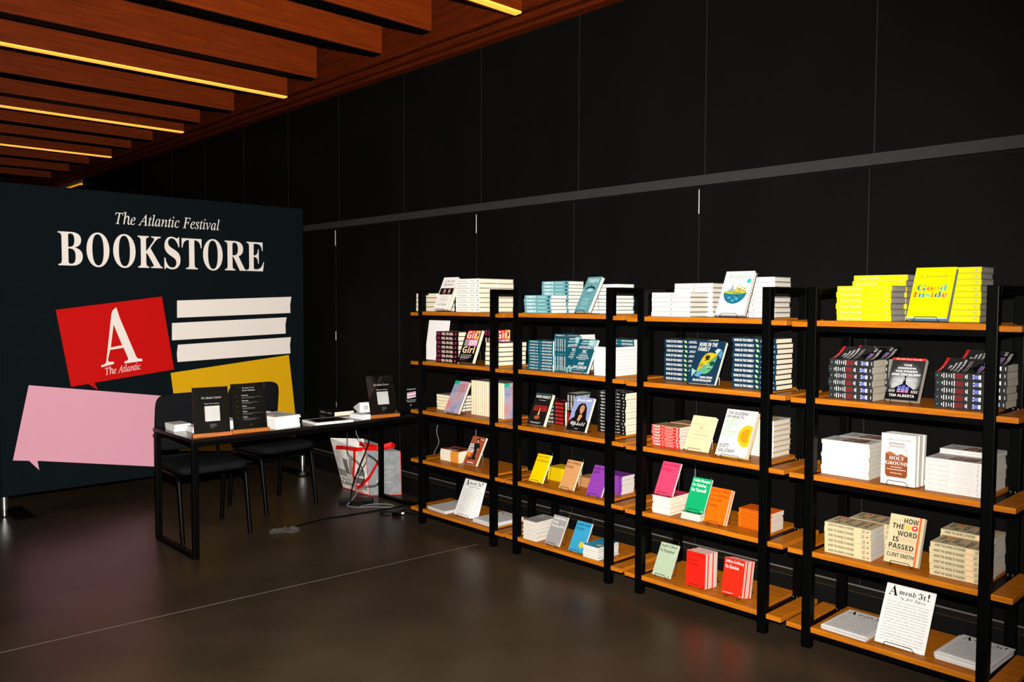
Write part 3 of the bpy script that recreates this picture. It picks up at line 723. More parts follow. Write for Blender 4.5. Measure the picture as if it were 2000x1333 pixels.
def leaflet_display(u, s, X, Y, tilt, curl, label, where):
    """a leaflet propped on a stand, bowing at its right edge"""
    p = P(); n = 10; N = 14; th = math.radians(tilt)
    def bend(a, b, off):                                   # a,b in 0..1 -> local point
        q = a*LW; hgt = b*LH
        d = curl*(max(0, a-.35)/.65)**2*(0.25+0.75*(1-b))
        return Vector((q-d*0.25, d-off, hgt))
    for off, flip in ((0.0, 0), (-0.003, 1)):
        vs, fs = [], []
        for j in range(N+1):
            for i in range(n+1): vs.append(bend(i/n, j/N, off))
        for j in range(N):
            for i in range(n):
                f = (j*(n+1)+i, j*(n+1)+i+1, (j+1)*(n+1)+i+1, (j+1)*(n+1)+i)
                fs.append(f[::-1] if flip else f)
        p.add(vs, fs, ink('#d2cfca', 0.6))
    edge = []
    for i in range(n+1): edge.append((i/n, 0))
    for j in range(1, N+1): edge.append((1, j/N))
    for i in range(n-1, -1, -1): edge.append((i/n, 1))
    for j in range(N-1, 0, -1): edge.append((0, j/N))
    vs = [bend(a, b, 0) for a, b in edge]+[bend(a, b, -0.003) for a, b in edge]
    m_ = len(edge)
    p.add(vs, [(i, i+m_, (i+1) % m_+m_, (i+1) % m_) for i in range(m_)], ink('#d2cfca', 0.6))
    for op in la:
        _, st_, sty, x0, y0, x1, y1, c = op
        v2, fs = text_mesh(st_, sty)
        p.add([bend(x0+a*(x1-x0), y0+b*(y1-y0), 0.0005) for a, b in v2], fs, ink(c))
    o = p.obj('leaflet', None, (X, Y, shelf_z(u, s)+0.0075))
    o.rotation_euler = (-th, 0, 0)
    tag(o, label, 'leaflet', 'leaflets propped up on wire stands')
    easel(X, Y, shelf_z(u, s)+0.0005, LW, 0.004+curl*0.3, th, 0.15, 'wire stand holding the '+where)

T26 = 26
# ---------------- leftmost bookcase
pile('war', 1, 1, -.905, .056, 4, 'low stack by the left post, pages facing out', 'fore')
display('war', 1, 1, -.662, .022, 24, 'white hardcover with a photo band, propped cover-out at top left', where='white hardcover at top left')
pile('war', 1, 1, -.482, .075, 7, 'front tall white stack, leftmost bookcase')
pile('war', 1, 1, -.487, .235, 7, 'rear tall white stack, leftmost bookcase')
pile('girl', 1, 2, -.648, .035, 7, 'left pink lettered stack, leftmost bookcase')
display('girl', 1, 2, -.40, .02, 22, 'black hardcover with red and pink title blocks, propped cover-out', where='black and pink hardcover')
upright('girl', 1, 2, -.325, .20, 3, 'row behind the propped one')
pile('girl', 1, 2, -.212, .10, 5, 'right stack with white pages out', 'side')
pile('summer', 1, 3, -.745, .12, 5, 'short cream stack by the left post')
display('summer', 1, 3, -.531, .012, 27, 'hardcover with a pastel pink and green gradient cover, propped cover-out', where='pastel gradient hardcover')
upright('summer', 1, 3, -.385, .13, 15, 'long cream row, leftmost bookcase')
pile('brown', 1, 4, -.69, .108, 5, 'small stack beside the rust cover')
display('brown', 1, 4, -.435, .10, 28, 'rust brown paperback picturing a standing woman in black', where='rust brown paperback', wire=WIREG)
leaflets(1, 5, -.735, .035, 5, 'at left end, leftmost bookcase', skew=-.05)
leaflet_display(1, 5, -.483, .06, 25, 0.05, 'curling white leaflet propped up on the leftmost bookcase bottom shelf', 'curling leaflet, leftmost bookcase')
leaflets(1, 5, -.262, .045, 6, 'beside the curling leaflet, leftmost bookcase', skew=-.04)
# ---------------- second bookcase
pile('thrive', 2, 1, .208, .05, 5, 'front low teal stack')
pile('thrive', 2, 1, .212, .198, 9, 'rear tall teal stack')
display('thrive', 2, 1, .60, .075, 26, 'teal hardcover with a dark arch emblem, propped cover-out', yaw=math.radians(-14), where='teal hardcover')
pile('thrive', 2, 1, .580, .228, 8, 'white paged stack at the right end', 'fore')
pile('auto', 2, 2, .235, .06, 10, 'front left dark teal stack')
pile('auto', 2, 2, .31, .215, 12, 'tall dark teal stack at the back')
upright('auto', 2, 2, .452, .065, 5, 'dark teal row')
display('auto', 2, 2, .597, .035, 27, 'dark teal paperback with white title, propped cover-out', where='dark teal paperback')
pile('auto', 2, 2, .772, .055, 9, 'front right block, pages out', 'side')
pile('auto', 2, 2, .68, .272, 11, 'rear right stack')
display('anthem', 2, 3, .253, .035, 24, 'black paperback with red title and a lit match, propped cover-out', where='black paperback with the match')
pile('anthem', 2, 3, .207, .21, 6, 'stack behind the lit match cover')
upright('anthem', 2, 3, .418, .215, 3, 'row behind the match cover')
display('uphill', 2, 3, .566, .05, 24, 'memoir paperback with a dark haired woman on lavender, propped cover-out', where='lavender memoir')
pile('uphill', 2, 3, .692, .185, 13, 'tall leaning stack by the right post', jit=0.004)
display('yellow', 2, 4, .255, .05, 28, 'small yellow paperback propped cover-out on its stand', hb=.185, where='small yellow paperback')
pile('yellow', 2, 4, .285, .19, 7, 'stack behind the propped one')
display('tan', 2, 4, .517, .04, 28, 'small tan paperback propped cover-out on its stand', hb=.185, where='small tan paperback')
pile('tan', 2, 4, .535, .19, 5, 'stack behind the propped one')
display('purple', 2, 4, .735, .035, 27, 'small purple paperback propped cover-out on its stand', hb=.185, where='small purple paperback')
pile('purple', 2, 4, .69, .195, 9, 'stack by the right post')
pile('grey', 2, 5, .245, .012, 10, 'block by the left post, pages out', 'side')
display('grey', 2, 5, .425, .02, 28, 'small grey paperback propped cover-out on its stand', hb=.185, where='small grey paperback')
display('blue', 2, 5, .615, .02, 28, 'small blue paperback with yellow dot, propped cover-out', hb=.185, where='small blue paperback')
pile('blue', 2, 5, .74, .008, 6, 'low block beside the propped one', 'side')
# ---------------- third bookcase
pile('abund', 3, 1, 1.172, .06, 5, 'front low white stack, third bookcase')
pile('abund', 3, 1, 1.195, .23, 7, 'rear white stack, third bookcase')
display('abund', 3, 1, 1.545, .085, 25, 'white hardcover with a half globe picture, propped cover-out', where='half globe hardcover')
pile('abund', 3, 1, 1.555, .215, 8, 'stack behind the half globe cover')
pile('runs', 3, 2, 1.18, .165, 9, 'left navy stack')
display('runs', 3, 2, 1.42, .025, 27, 'navy hardcover with two faces in a leaf shape, propped cover-out', where='navy leaf hardcover', wire=WIREG)
pile('runs', 3, 2, 1.632, .105, 10, 'right navy stack', jit=0.004)
pile('red', 3, 3, 1.172, .07, 7, 'front red stack')
pile('red', 3, 3, 1.19, .215, 7, 'rear red stack')
display('cream', 3, 3, 1.385, .06, 28, 'cream hardcover with fine ruled lines, propped cover-out', where='cream hardcover', hb=.14, wire=WIREG)
display('alg', 3, 3, 1.592, .03, 27, 'white hardcover with bold title and yellow coin, propped cover-out', where='yellow coin hardcover')
pile('alg', 3, 3, 1.567, .205, 7, 'stack behind the yellow coin cover')
z = pile('pink', 3, 4, 1.207, .035, 8, 'white block under the propped pink one', 'side')
display('pink', 3, 4, 1.213, .043, 27, 'small pink paperback propped on top of its white block', base=z-shelf_z(3, 4), hb=.185, where='small pink paperback')
z = pile('green', 3, 4, 1.385, .045, 3, 'low block under the propped green one', 'side')
display('green', 3, 4, 1.398, .055, 26, 'small green paperback propped on top of its low block', base=z-shelf_z(3, 4), hb=.18, where='small green paperback')
display('orange', 3, 4, 1.525, .04, 24, 'small orange paperback propped cover-out', n=2, hb=.16, where='small orange paperbacks')
pile('orange', 3, 4, 1.672, .125, 8, 'stack by the right post')
display('sage', 3, 5, 1.203, .045, 28, 'small sage green paperback propped cover-out on its stand', hb=.185, where='small sage paperback')
display('crimson', 3, 5, 1.42, .045, 2, 'small red paperback with dark title, propped upright', n=5, hb=.12, where='small red paperbacks')
display('scarlet', 3, 5, 1.63, .045, 10, 'small scarlet paperback with white title, propped upright', n=4, hb=.12, where='small scarlet paperbacks')
# ---------------- rightmost bookcase
pile('goodin', 4, 1, 2.176, .075, 6, 'front left yellow stack')
pile('goodin', 4, 1, 2.176, .238, 8, 'rear left yellow stack')
display('goodin', 4, 1, 2.475, .085, 25, 'bright yellow hardcover with multicoloured title, propped cover-out', where='bright yellow hardcover')
pile('goodin', 4, 1, 2.478, .225, 9, 'right yellow stack')
z = pile('kingdom', 4, 2, 2.155, .06, 5, 'front left black stack', below=1)
pile('kingdomtop', 4, 2, 2.155, .06, 1, 'front left black stack', base=z-shelf_z(4, 2))
z = pile('kingdom', 4, 2, 2.165, .205, 5, 'rear left black stack', below=1)
pile('kingdomtop', 4, 2, 2.165, .205, 1, 'rear left black stack', base=z-shelf_z(4, 2))
display('kingdom', 4, 2, 2.398, .07, 27, 'thick black paperback with a flag draped dome, propped cover-out', where='black dome paperback')
z = pile('kingdom', 4, 2, 2.607, .06, 4, 'front right black stack', below=1)
pile('kingdomtop', 4, 2, 2.607, .06, 1, 'front right black stack', base=z-shelf_z(4, 2))
z = pile('kingdom', 4, 2, 2.632, .205, 5, 'rear right black stack', below=1)
pile('kingdomtop', 4, 2, 2.632, .205, 1, 'rear right black stack', base=z-shelf_z(4, 2))
pile('holy', 4, 3, 2.128, .063, 8, 'front left white stack, rightmost bookcase')
pile('holy', 4, 3, 2.135, .215, 8, 'rear left white stack, rightmost bookcase')
display('holy', 4, 3, 2.403, .04, 1, 'white paperback with a jar of brown earth, propped upright', n=4, hb=.13, where='earth jar paperbacks', dt=.6)
pile('holy', 4, 3, 2.577, .058, 7, 'front right white stack, rightmost bookcase')
pile('holy', 4, 3, 2.578, .212, 8, 'rear right white stack, rightmost bookcase')
pile('how', 4, 4, 2.157, .045, 6, 'front left tan stack')
pile('how', 4, 4, 2.20, .195, 6, 'rear left tan stack')
display('how', 4, 4, 2.412, .07, 20, 'tan paperback with large black title, propped cover-out', where='tan paperback')
pile('how', 4, 4, 2.60, .068, 6, 'front right tan stack')
pile('how', 4, 4, 2.592, .215, 7, 'rear right tan stack')
leaflets(4, 5, 2.165, .025, 6, 'at left end, rightmost bookcase', skew=-.04)
leaflet_display(4, 5, 2.392, .045, 29, 0.02, 'white leaflet with large black title propped up, rightmost bookcase', 'leaflet, rightmost bookcase')
leaflets(4, 5, 2.635, .06, 9, 'at right end, rightmost bookcase', jit=0.008, skew=-.03)
# blank white sheet on the second shelf
sh = P().box((0, 0, 0), (.235, .004, .285), ink('#eae6e2', 0.5))
o = sh.obj('blank_sheet', None, (-.895, .125, shelf_z(1, 2)+0.002)); o.rotation_euler = (math.radians(-9), 0, 0)
tag(o, 'blank white board leaning by the left post of the leftmost bookcase', 'board')

# ------------------------------------------------------------------ banner
BX = -2.955
bt = thing('fabric_banner', 'large navy festival banner with speech bubbles standing behind the table', 'banner', (BX, -0.9, 0))
P().box((-0.045, -1.198, 0.147), (0.0, 1.21, 2.413), BANF, 0.012).obj('fabric_cover', bt)
def bpoly(pts, col, thick=0.0012, lift=0.0004):
    return P().prism([(lift, y+0.9, z) for y, z in pts], (thick, 0, 0), ink(col, 0.8, var=0.015))
def bp(name, pts, col, **k): return bpoly(pts, col, **k).obj(name, bt)
bp('red_bubble', [(-1.736, 1.499), (-.956, 1.604), (-.867, 1.008), (-1.477, .938), (-1.453, .879), (-1.52, .931), (-1.643, .917)], '#ba0603')
bp('pink_bubble', [(-1.926, .948), (-.967, .798), (-1.001, .221), (-1.88, .384), (-1.87, .313), (-1.935, .391), (-2.039, .407)], '#d295a5')
bp('yellow_bubble', [(-.895, .98), (.167, 1.084), (.196, .819), (.223, .566), (.226, .217), (.055, .228), (.015, .192), (0, .23), (-.836, .329), (-.863, .702)], '#cf9c06')
bp('white_bar', [(-.834, 1.572), (.197, 1.61), (.184, 1.537), (.186, 1.464), (-.836, 1.431)], '#e2d8ce')
bp('white_bar', [(-.878, 1.388), (.148, 1.425), (.136, 1.359), (.138, 1.279), (-.88, 1.247)], '#e2d8ce')
bp('white_bar', [(-.833, 1.209), (.189, 1.245), (.179, 1.176), (.183, 1.098), (-.838, 1.067), (-.842, 1.136)], '#e2d8ce')
A_out = [(-1.337, 1.491), (-1.308, 1.518), (-1.28, 1.425), (-1.163, 1.123), (-1.151, 1.11), (-1.12, 1.106), (-1.115, 1.089), (-1.253, 1.075), (-1.255, 1.091), (-1.231, 1.098), (-1.225, 1.113), (-1.259, 1.2)]
def letter(parts, name, col, lift):
    p = P()
    for pts in parts:
        p.prism([(lift, y+0.9, z) for y, z in pts], (0.0008, 0, 0), ink(col, 0.8, var=0.015))
    return p.obj(name, bt)
letter([[(-1.337, 1.491), (-1.308, 1.518), (-1.28, 1.425), (-1.163, 1.123), (-1.151, 1.11), (-1.12, 1.106), (-1.115, 1.089), (-1.253, 1.075), (-1.255, 1.091), (-1.231, 1.098), (-1.225, 1.113), (-1.259, 1.2), (-1.269, 1.22), (-1.33, 1.382)],
        [(-1.337, 1.491), (-1.33, 1.382), (-1.354, 1.205), (-1.359, 1.186), (-1.377, 1.107), (-1.369, 1.093), (-1.333, 1.093), (-1.333, 1.076), (-1.425, 1.054), (-1.426, 1.069), (-1.401, 1.077), (-1.389, 1.091), (-1.345, 1.464)],
        [(-1.354, 1.205), (-1.269, 1.22), (-1.259, 1.2), (-1.359, 1.186)]], 'letter_mark', '#e2d8ce', 0.0017)
def btext(s, st, y0, z0, y1, z1, name, rot=0.0, lift=0.0006):
    p = P(); vs, fs = text_mesh(s, st, 8)
    cy, cz = y0+0.9, z0
    out = []
    for a, b in vs:
        dy, dz = a*(y1-y0), b*(z1-z0)
        out.append((lift, cy+dy*math.cos(rot)-dz*math.sin(rot), cz+dy*math.sin(rot)+dz*math.cos(rot)))
    p.add(out, fs, ink('#e2d8ce', 0.8, var=0.015))
    return p.obj(name, bt)
p = P()
for ch, (y0, y1) in zip('BOOKSTORE', ((-1.711, -1.542), (-1.514, -1.35), (-1.322, -1.155), (-1.137, -.945), (-.931, -.801), (-.789, -.623), (-.611, -.442), (-.423, -.232), (-.227, -.065))):
    vs, fs = text_mesh(ch, 'R', 10)
    o_ = .006 if ch in 'OS' else 0
    p.add([(0.0006, y0+.9+a*(y1-y0), 1.832-o_+b*(.252+2*o_)) for a, b in vs], fs, ink('#e2d8ce', 0.8, var=0.015))
p.obj('bookstore_lettering', bt)
btext('The Atlantic Festival', 'I', -1.302, 2.165, -.465, 2.262, 'festival_lettering')
btext('The Atlantic', 'I', -1.394, .992, -1.127, 1.052, 'mark_lettering', math.radians(6.6), 0.0017)
for y in (-1.196, 1.208):
    P().tube([(-0.022, y, 0.15), (-0.022, y, 0.41)], 0.026, BANF, 16).tube([(-0.022, y, 0.147), (-0.022, y, 2.412)], 0.024, BANF, 14).obj('side_pole', bt)
    P().tube([(-0.022, y, 0.055), (-0.022, y, 0.147)], 0.025, CHROME, 20).tube([(-0.022, y, 0.006), (-0.022, y, 0.055)], 0.019, CHROME, 20).tube([(-0.022, y, 0.0), (-0.022, y, 0.007)], 0.021, METALD, 16).obj('chrome_foot', bt)
    P().box((-0.26, y-0.14 if y > 0 else y+0.02, 0.0), (0.2, y-0.02 if y > 0 else y+0.16, 0.012), METALD, 0.003).obj('base_plate', bt)

# ------------------------------------------------------------------ table
TX0, TX1, TY0, TY1, TZ = -1.665, -1.035, -1.515, 0.285, 0.737
tb = thing('console_table', 'long black metal table in front of the banner', 'table', ((TX0+TX1)/2, (TY0+TY1)/2, 0))
hx, hy = (TX1-TX0)/2, (TY1-TY0)/2
TOPM = ink('#0a0a0b', 0.22, 0.0, 0.5)
P().box((-hx, -hy, TZ-0.022), (hx, hy, TZ), TOPM, 0.003).obj('tabletop', tb)
P().box((-hx+.03, -hy+.04, TZ-0.055), (-hx+.05, hy-.04, TZ-0.0225), METAL).box((hx-.05, -hy+.04, TZ-0.055), (hx-.03, hy-.04, TZ-0.0225), METAL).obj('apron', tb)
for y in (-hy+0.005, hy-0.04):
    for x in (-hx+0.004, hx-0.039):
        P().box((x, y, 0.0), (x+.035, y+.035, TZ-0.0225), METAL, 0.003).obj('leg', tb)
    P().box((-hx+.0395, y, 0.0), (hx-.0395, y+.035, 0.03), METAL, 0.003).obj('foot_bar', tb)

# ------------------------------------------------------------------ chairs
def curve_pts(pts, n=5):
    """rounds the corners of a polyline"""
    out = [Vector(pts[0])]
    for i in range(1, len(pts)-1):
        p0, p1, p2 = Vector(pts[i-1]), Vector(pts[i]), Vector(pts[i+1])
        d = min(0.05, (p1-p0).length*.45, (p2-p1).length*.45)
        a = p1+(p0-p1).normalized()*d; b = p1+(p2-p1).normalized()*d
        for k in range(n+1):
            t_ = k/n
            out.append(a*(1-t_)**2+p1*2*t_*(1-t_)+b*t_*t_)
    out.append(Vector(pts[-1]))
    return out
def pad(w, d, t, r, mat, crown=0.012, name='seat'):
    """rounded cushion in the xy plane, centred"""
    p = P(); N = 40
    def outline(k, inset):
        a = 2*PI*k/N
        c, s_ = math.cos(a), math.sin(a)
        e = 0.32
        x = math.copysign(abs(c)**e, c)*(w/2-inset); y = math.copysign(abs(s_)**e, s_)*(d/2-inset)
        return x, y
    levels = [(0.02, 0.0), (0.0, 0.012), (0.0, t-0.016), (0.008, t-0.005), (0.03, t), (0.12, t+crown)]
    vs, fs = [], []
    for ins, z_ in levels:
        for k in range(N):
            x, y = outline(k, ins); vs.append((x, y, z_))
    for l in range(len(levels)-1):
        for k in range(N): fs.append((l*N+k, l*N+(k+1) % N, (l+1)*N+(k+1) % N, (l+1)*N+k))
    fs.append(tuple(range(N-1, -1, -1))); fs.append(tuple((len(levels)-1)*N+k for k in range(N)))
    return p.add(vs, fs, mat, True)
def make_chair(label, loc, rz):
    """faces +x; origin on the floor under the seat centre"""
    c = thing('stacking_chair', label, 'chair', loc, rz, 'black chairs behind the table')
    s_ = pad(.47, .47, .055, .05, CHAIRF).obj('seat', c); s_.location = (0.02, 0, 0.445)
    bk = pad(.40, .455, .042, .05, CHAIRF, 0.008).obj('backrest', c)
    bk.rotation_euler = (0, math.radians(97), 0); bk.location = (-.265, 0, .735)
    for sy in (-.225, .225):
        P().tube(curve_pts([(-.10, sy, .430), (.18, sy, .430), (.245, sy, 0.0)]), .0155, METAL, 10).obj('front_leg', c)
        P().tube(curve_pts([(-.10, sy, .425), (-.185, sy, .42), (-.235, sy, 0.0)]), .0155, METAL, 10).obj('rear_leg', c)
        P().tube(curve_pts([(-.12, sy*.9, .44), (-.215, sy*.9, .45), (-.268, sy*.9, .62)]), .011, METAL, 8).obj('back_bracket', c)
    P().box((-.17, -.225, .424), (-.15, .225, .442), METAL).obj('seat_bearer', c)
    P().box((.12, -.225, .424), (.14, .225, .442), METAL).obj('seat_bearer', c)
    return c
make_chair('black padded chair at the left end of the table', (-1.635, -1.20, 0), math.radians(-2))
make_chair('black padded chair nearer the wall, right of the other chair', (-1.985, -.505, 0), math.radians(8))

# ------------------------------------------------------------------ things on the table
def sign(label, loc, rz, lean, ops, name='acrylic_sign', hgt=.292):
    s_ = thing(name, label, 'sign', loc, rz, 'black acrylic signs in wooden bases')
    P().box((-.022, -.118, 0), (.022, .118, .024), WOODS, 0.003).obj('wooden_base', s_)
    M_ = Matrix.Translation((0.004, 0, .012)) @ Matrix.Rotation(-lean, 4, 'Y')
    sheet = P().box((-.0012, -.107, 0), (.0012, .107, hgt), ink('#16130f', 0.3))
    vs0 = len(sheet.v)
    sheet.art(ops, (.0012, -.107, 0), (0, 1, 0), (0, 0, 1), (1, 0, 0), .214, hgt)
    sheet.v = [tuple(M_ @ Vector(v)) for v in sheet.v]
    sheet.obj('printed_sheet', s_)
    ac = P().box((.0026, -.109, 0), (.0046, .109, hgt+.002), CLEAR, M=M_)
    ac.obj('clear_front', s_)
    return s_
G = '#e8e4e0'
shop = [('t', 'The Atlantic Festival', 'J', .24, .755, .8, .8, G), ('t', 'Shop Our Authors', 'R', .32, .635, .74, .665, G), ('r', .32, .28, .74, .6, '#ece8e2'), ('t', 'POLITICS', 'B', .45, .2, .62, .22, '#9a9490'), ('t', 'AND PROSE', 'B', .45, .17, .64, .19, '#9a9490'), ('t', 'BOOKS', 'B', .45, .14, .57, .16, '#9a9490')]
sched = [('t', 'The Atlantic Festival', 'J', .34, .895, .7, .92, G), ('t', 'Book Signings', 'R', .34, .835, .72, .87, G), ('t', 'o', 'S', .5, .1, .56, .14, '#7a7672')]
for i, d_ in enumerate(['Thursday', 'Thursday', 'Friday', 'Friday', 'Friday']):
    y = .73-.115*i
    sched += [('t', d_, 'R', .3, y, .5 if i < 2 else .44, y+.032, G), ('r', .3, y-.025, .92-.12*(i % 3), y-.019, '#8a8682'), ('r', .3, y-.045, .68-.1*(i % 2), y-.04, '#8a8682'), ('r', .12, y+.01, .2, y+.015, '#8a8682')]
sign('black acrylic sign with a white square, leftmost of the signs on the table', (-1.075, -1.372, TZ+.0005), math.radians(-9), math.radians(10), shop)
sign('black acrylic sign listing days in small white lines, second from left', (-1.075, -1.122, TZ+.0005), math.radians(-6), math.radians(12), sched, hgt=.3)
sign('black acrylic sign with a white square at the right end of the table', (-1.07, -.105, TZ+.0005), math.radians(-8), math.radians(16), shop)
# booklets and loose paper stacks
def booklet(name, label, cat, loc, rz, w_, d_, t_, mat=None, ops=(), group=None, jag=0):
    o = thing(name, label, cat, loc, rz, group)
    b_ = P().box((-w_/2, -d_/2, 0), (w_/2, d_/2, t_), mat or ink('#e8e4de', 0.6))
    b_.art(ops, (-w_/2, d_/2, t_) if False else (w_/2, -d_/2, t_), (0, 1, 0), (-1, 0, 0), (0, 0, 1), d_, w_)
    b_.obj('sheet', o)
    return o
txt = [('r', .1, .16+.09*i, .9-.05*(i % 3), .19+.09*i, '#8a8580') for i in range(8)]
z = TZ+.0006
for i in range(3):
    booklet('booklet', 'white booklet, %s in the small pile at the left table end' % TOP[2-i], 'booklet', (-1.475+random.uniform(-.004, .004), -1.425, z), random.uniform(-.03, .03), .15, .105, .0145, ops=txt if i == 2 else (), group='white booklets at the left table end')
    z += .0149
z = TZ+.0006
for i in range(2):
    booklet('booklet', 'printed white booklet, %s in the pile behind the leftmost sign' % TOP[1-i], 'booklet', (-1.36, -1.335+i*.004, z), random.uniform(-.05, .02), .15, .14, .017, ops=txt if i else (), group='white booklets behind the leftmost sign')
    z += .0174
z = TZ+.0006
for i in range(3):
    booklet('booklet', 'printed white booklet, %s in the pile behind the schedule sign' % TOP[2-i], 'booklet', (-1.375, -1.155+i*.003, z), random.uniform(-.05, .05), .16, .12, .017, ops=txt if i == 2 else (), group='white booklets behind the schedule sign')
    z += .0174
z = TZ+.0006
ptxt = [('t', 'AMEND', 'R', .12, .70, .88, .82, '#5a5652'), ('t', 'IT NOW', 'R', .14, .54, .84, .66, '#5a5652'), ('r', .14, .42, .84, .45, '#9a9590'), ('r', .2, .34, .8, .37, '#9a9590')]
ptxt = [('r', .12+.1*((i*7) % 3), .2+.11*i, .88-.08*((i*5) % 4), .25+.11*i, '#6a6662') for i in range(6)]
for i in range(8):
    booklet('booklet', 'thick white booklet, %s in the tall pile right of the schedule sign' % TOP[7-i], 'booklet', (-1.19+random.uniform(-.004, .004), -.885+random.uniform(-.006, .006), z), math.radians(8)+random.uniform(-.03, .03), .25, .19, .0098, ops=ptxt if i == 7 else (), group='white booklets in the tall pile')
    z += .0101
booklet('booklet', 'single open white booklet behind the tall pile on the table', 'booklet', (-1.45, -.9, TZ+.0006), .2, .16, .12, .075, group=None)
# tablet
tt = thing('tablet', 'tablet in a white frame lying flat near the middle of the table', 'tablet', (-1.13, -.53, TZ+.0006), math.radians(-4))
P().box((-.105, -.142, 0), (.105, .142, .017), ink('#f0eeec', 0.4), 0.004).obj('case', tt)
P().box((-.082, -.118, .0171), (.082, .118, .0176), ink('#1a1512', 0.12), 0).obj('screen', tt)
# black hardcover
kind('oliver', .24, .165, .034, '#0d0d0c', sart=[('t', 'OLIVER', 'S', .12, .34, .42, .7, '#b8b4ac'), ('t', '+', 'S', .48, .4, .54, .6, '#b8b4ac'), ('t', 'JAMES', 'S', .6, .34, .84, .7, '#b8b4ac')], hard=True, look='black hardcover')
bo = get('oliver')
bo.location = (-1.57, -.345, TZ+.0006); bo.rotation_euler = (0, 0, math.radians(-3))
bo['label'] = 'black hardcover with cream pages lying behind the tablet on the table'
tag(bo, None, 'book')
# box and card reader
bx = P().box((-.075, -.036, 0), (.075, .036, .036), ink('#e9e8e8', 0.45), 0.003).obj('white_box', None, (-1.125, -.272, TZ+.0006)); bx.rotation_euler = (0, 0, math.radians(4))
tag(bx, 'flat white box beside the black hardcover on the table', 'box')
rd = thing('card_reader', 'white wedge shaped card reader behind the flat white box', 'card reader', (-1.27, -.15, TZ+.0006), math.radians(-15))
bdy = P()
prof = [(-.09, 0.045), (.045, 0.02), (.06, 0.03), (.06, .095), (.045, .10), (-.09, .052)]
bdy.prism([(x, -.045, z_) for x, z_ in prof], (0, .09, 0), ink('#f0f0f0', 0.35))
bdy.obj('body', rd)
P().box((-.03, -.03, 0), (.035, .03, .022), METAL, 0.004).tube([(0, 0, .02), (0, 0, .034)], .014, METAL, 12).obj('stand', rd)
lg = P()
lg.box((.0602, -.013, .05), (.0608, .013, .076), ink('#2a2a2a', .4)).box((.0608, -.009, .054), (.0612, .009, .072), ink('#f0f0f0', .35)).box((.0612, -.004, .059), (.0616, .004, .067), ink('#2a2a2a', .4))
lg.obj('emblem', rd)
sc = thing('barcode_scanner', 'black and white handheld scanner standing behind the rightmost sign', 'scanner', (-1.21, -.04, TZ+.0006), 0)
P().tube([(0, 0, 0), (0, 0, .012)], .04, METAL, 16).tube([(0, 0, .012), (-.01, 0, .09)], .02, METAL, 12).obj('stand', sc)
P().box((-.03, -.022, .09), (.03, .022, .2), ink('#e4e2e0', .45), 0.008).obj('head', sc)
# small black poster behind the table
ps = thing('small_poster', 'small black sign with pink and white bars beside the leftmost bookcase', 'sign', (-1.185, .215, TZ+.0005), 0)
P().box((-.03, -.085, 0), (.03, .085, .01), METALD, 0.002).obj('base', ps)
po = P().box((-.003, -.085, .01), (.003, .085, .215), ink('#0a0a0a', .3))
po.art([('t', 'The Atlantic Festival', 'J', .3, .77, .76, .81, G), ('p', [(.3, .62), (.78, .66), (.78, .70), (.3, .67)], '#d08ab0'), ('p', [(.3, .56), (.78, .6), (.78, .65), (.3, .61)], G), ('p', [(.3, .5), (.78, .54), (.78, .59), (.3, .55)], '#d08ab0'), ('p', [(.3, .45), (.78, .49), (.78, .53), (.3, .49)], G), ('r', .24, .39, .8, .4, '#a8a4a0'), ('r', .28, .35, .78, .36, '#a8a4a0'), ('r', .32, .31, .74, .32, '#a8a4a0'), ('e', .5, .2, .05, .035, '#6a6662')], (.003, -.085, .01), (0, 1, 0), (0, 0, 1), (1, 0, 0), .17, .205)
po.obj('panel', ps)

# ------------------------------------------------------------------ bag and cables on the floor
bg = thing('tote_bag', 'grey and white printed tote bag with red handles under the table', 'bag', (-1.735, .215, 0), 0)
HB = .37
lft, rgt = Vector((-.40, -.0, 0)), Vector((.15, .205, 0))   # bottom edges from the near corner
def bagpt(a, b, h_):
    """a along the left face, b along the right face, h height 0..1"""
    base = lft*a*(1+.34*h_)+rgt*b*(1+.10*h_)
    return base+Vector((-.015*h_, -.03*h_, HB*h_*(1+.10*a-.03*b)))
def panel(pfun, mat, name, ops=None, thick=0.002):
    p = P(); n = 12; vs, fs = [], []
    rnd = random.Random(3)
    for j in range(n+1):
        for i in range(n+1):
            q = pfun(i/n, j/n)
            vs.append(q)
    for j in range(n):
        for i in range(n): fs.append((j*(n+1)+i, j*(n+1)+i+1, (j+1)*(n+1)+i+1, (j+1)*(n+1)+i))
    p.add(vs, fs, mat, True)
    return p
def wr(i, j, s_): return .008*math.sin(9*i+5*j+s_)*math.sin(PI*j)*math.sin(PI*i)+.006*math.sin(4*j-7*i+s_)*math.sin(PI*i)
BGW = mat_fabric('tote_white_print', '#c8c2ba', '#e4dfd8', 14, 0.6)
BGG = mat_fabric('tote_grey_print', '#7c7f80', '#8c8f90', 20, 0.5)
fA = lambda i, j: bagpt(1-i, 0, j)+Vector((0, -1, 0))*(wr(i, j, 0)+.03*math.sin(PI*i)*math.sin(PI*j))
fB = lambda i, j: bagpt(0, i, j)+Vector((.95, -.3, 0))*(wr(i, j, 2)+.006*math.sin(PI*i)*math.sin(PI*j))
front = panel(fA, BGW, 'front')
def patch(pf, pts, col, dn, p):
    p.add([pf(*q)+Vector(dn) for q in pts], [tuple(range(len(pts)))], ink(col, .6))
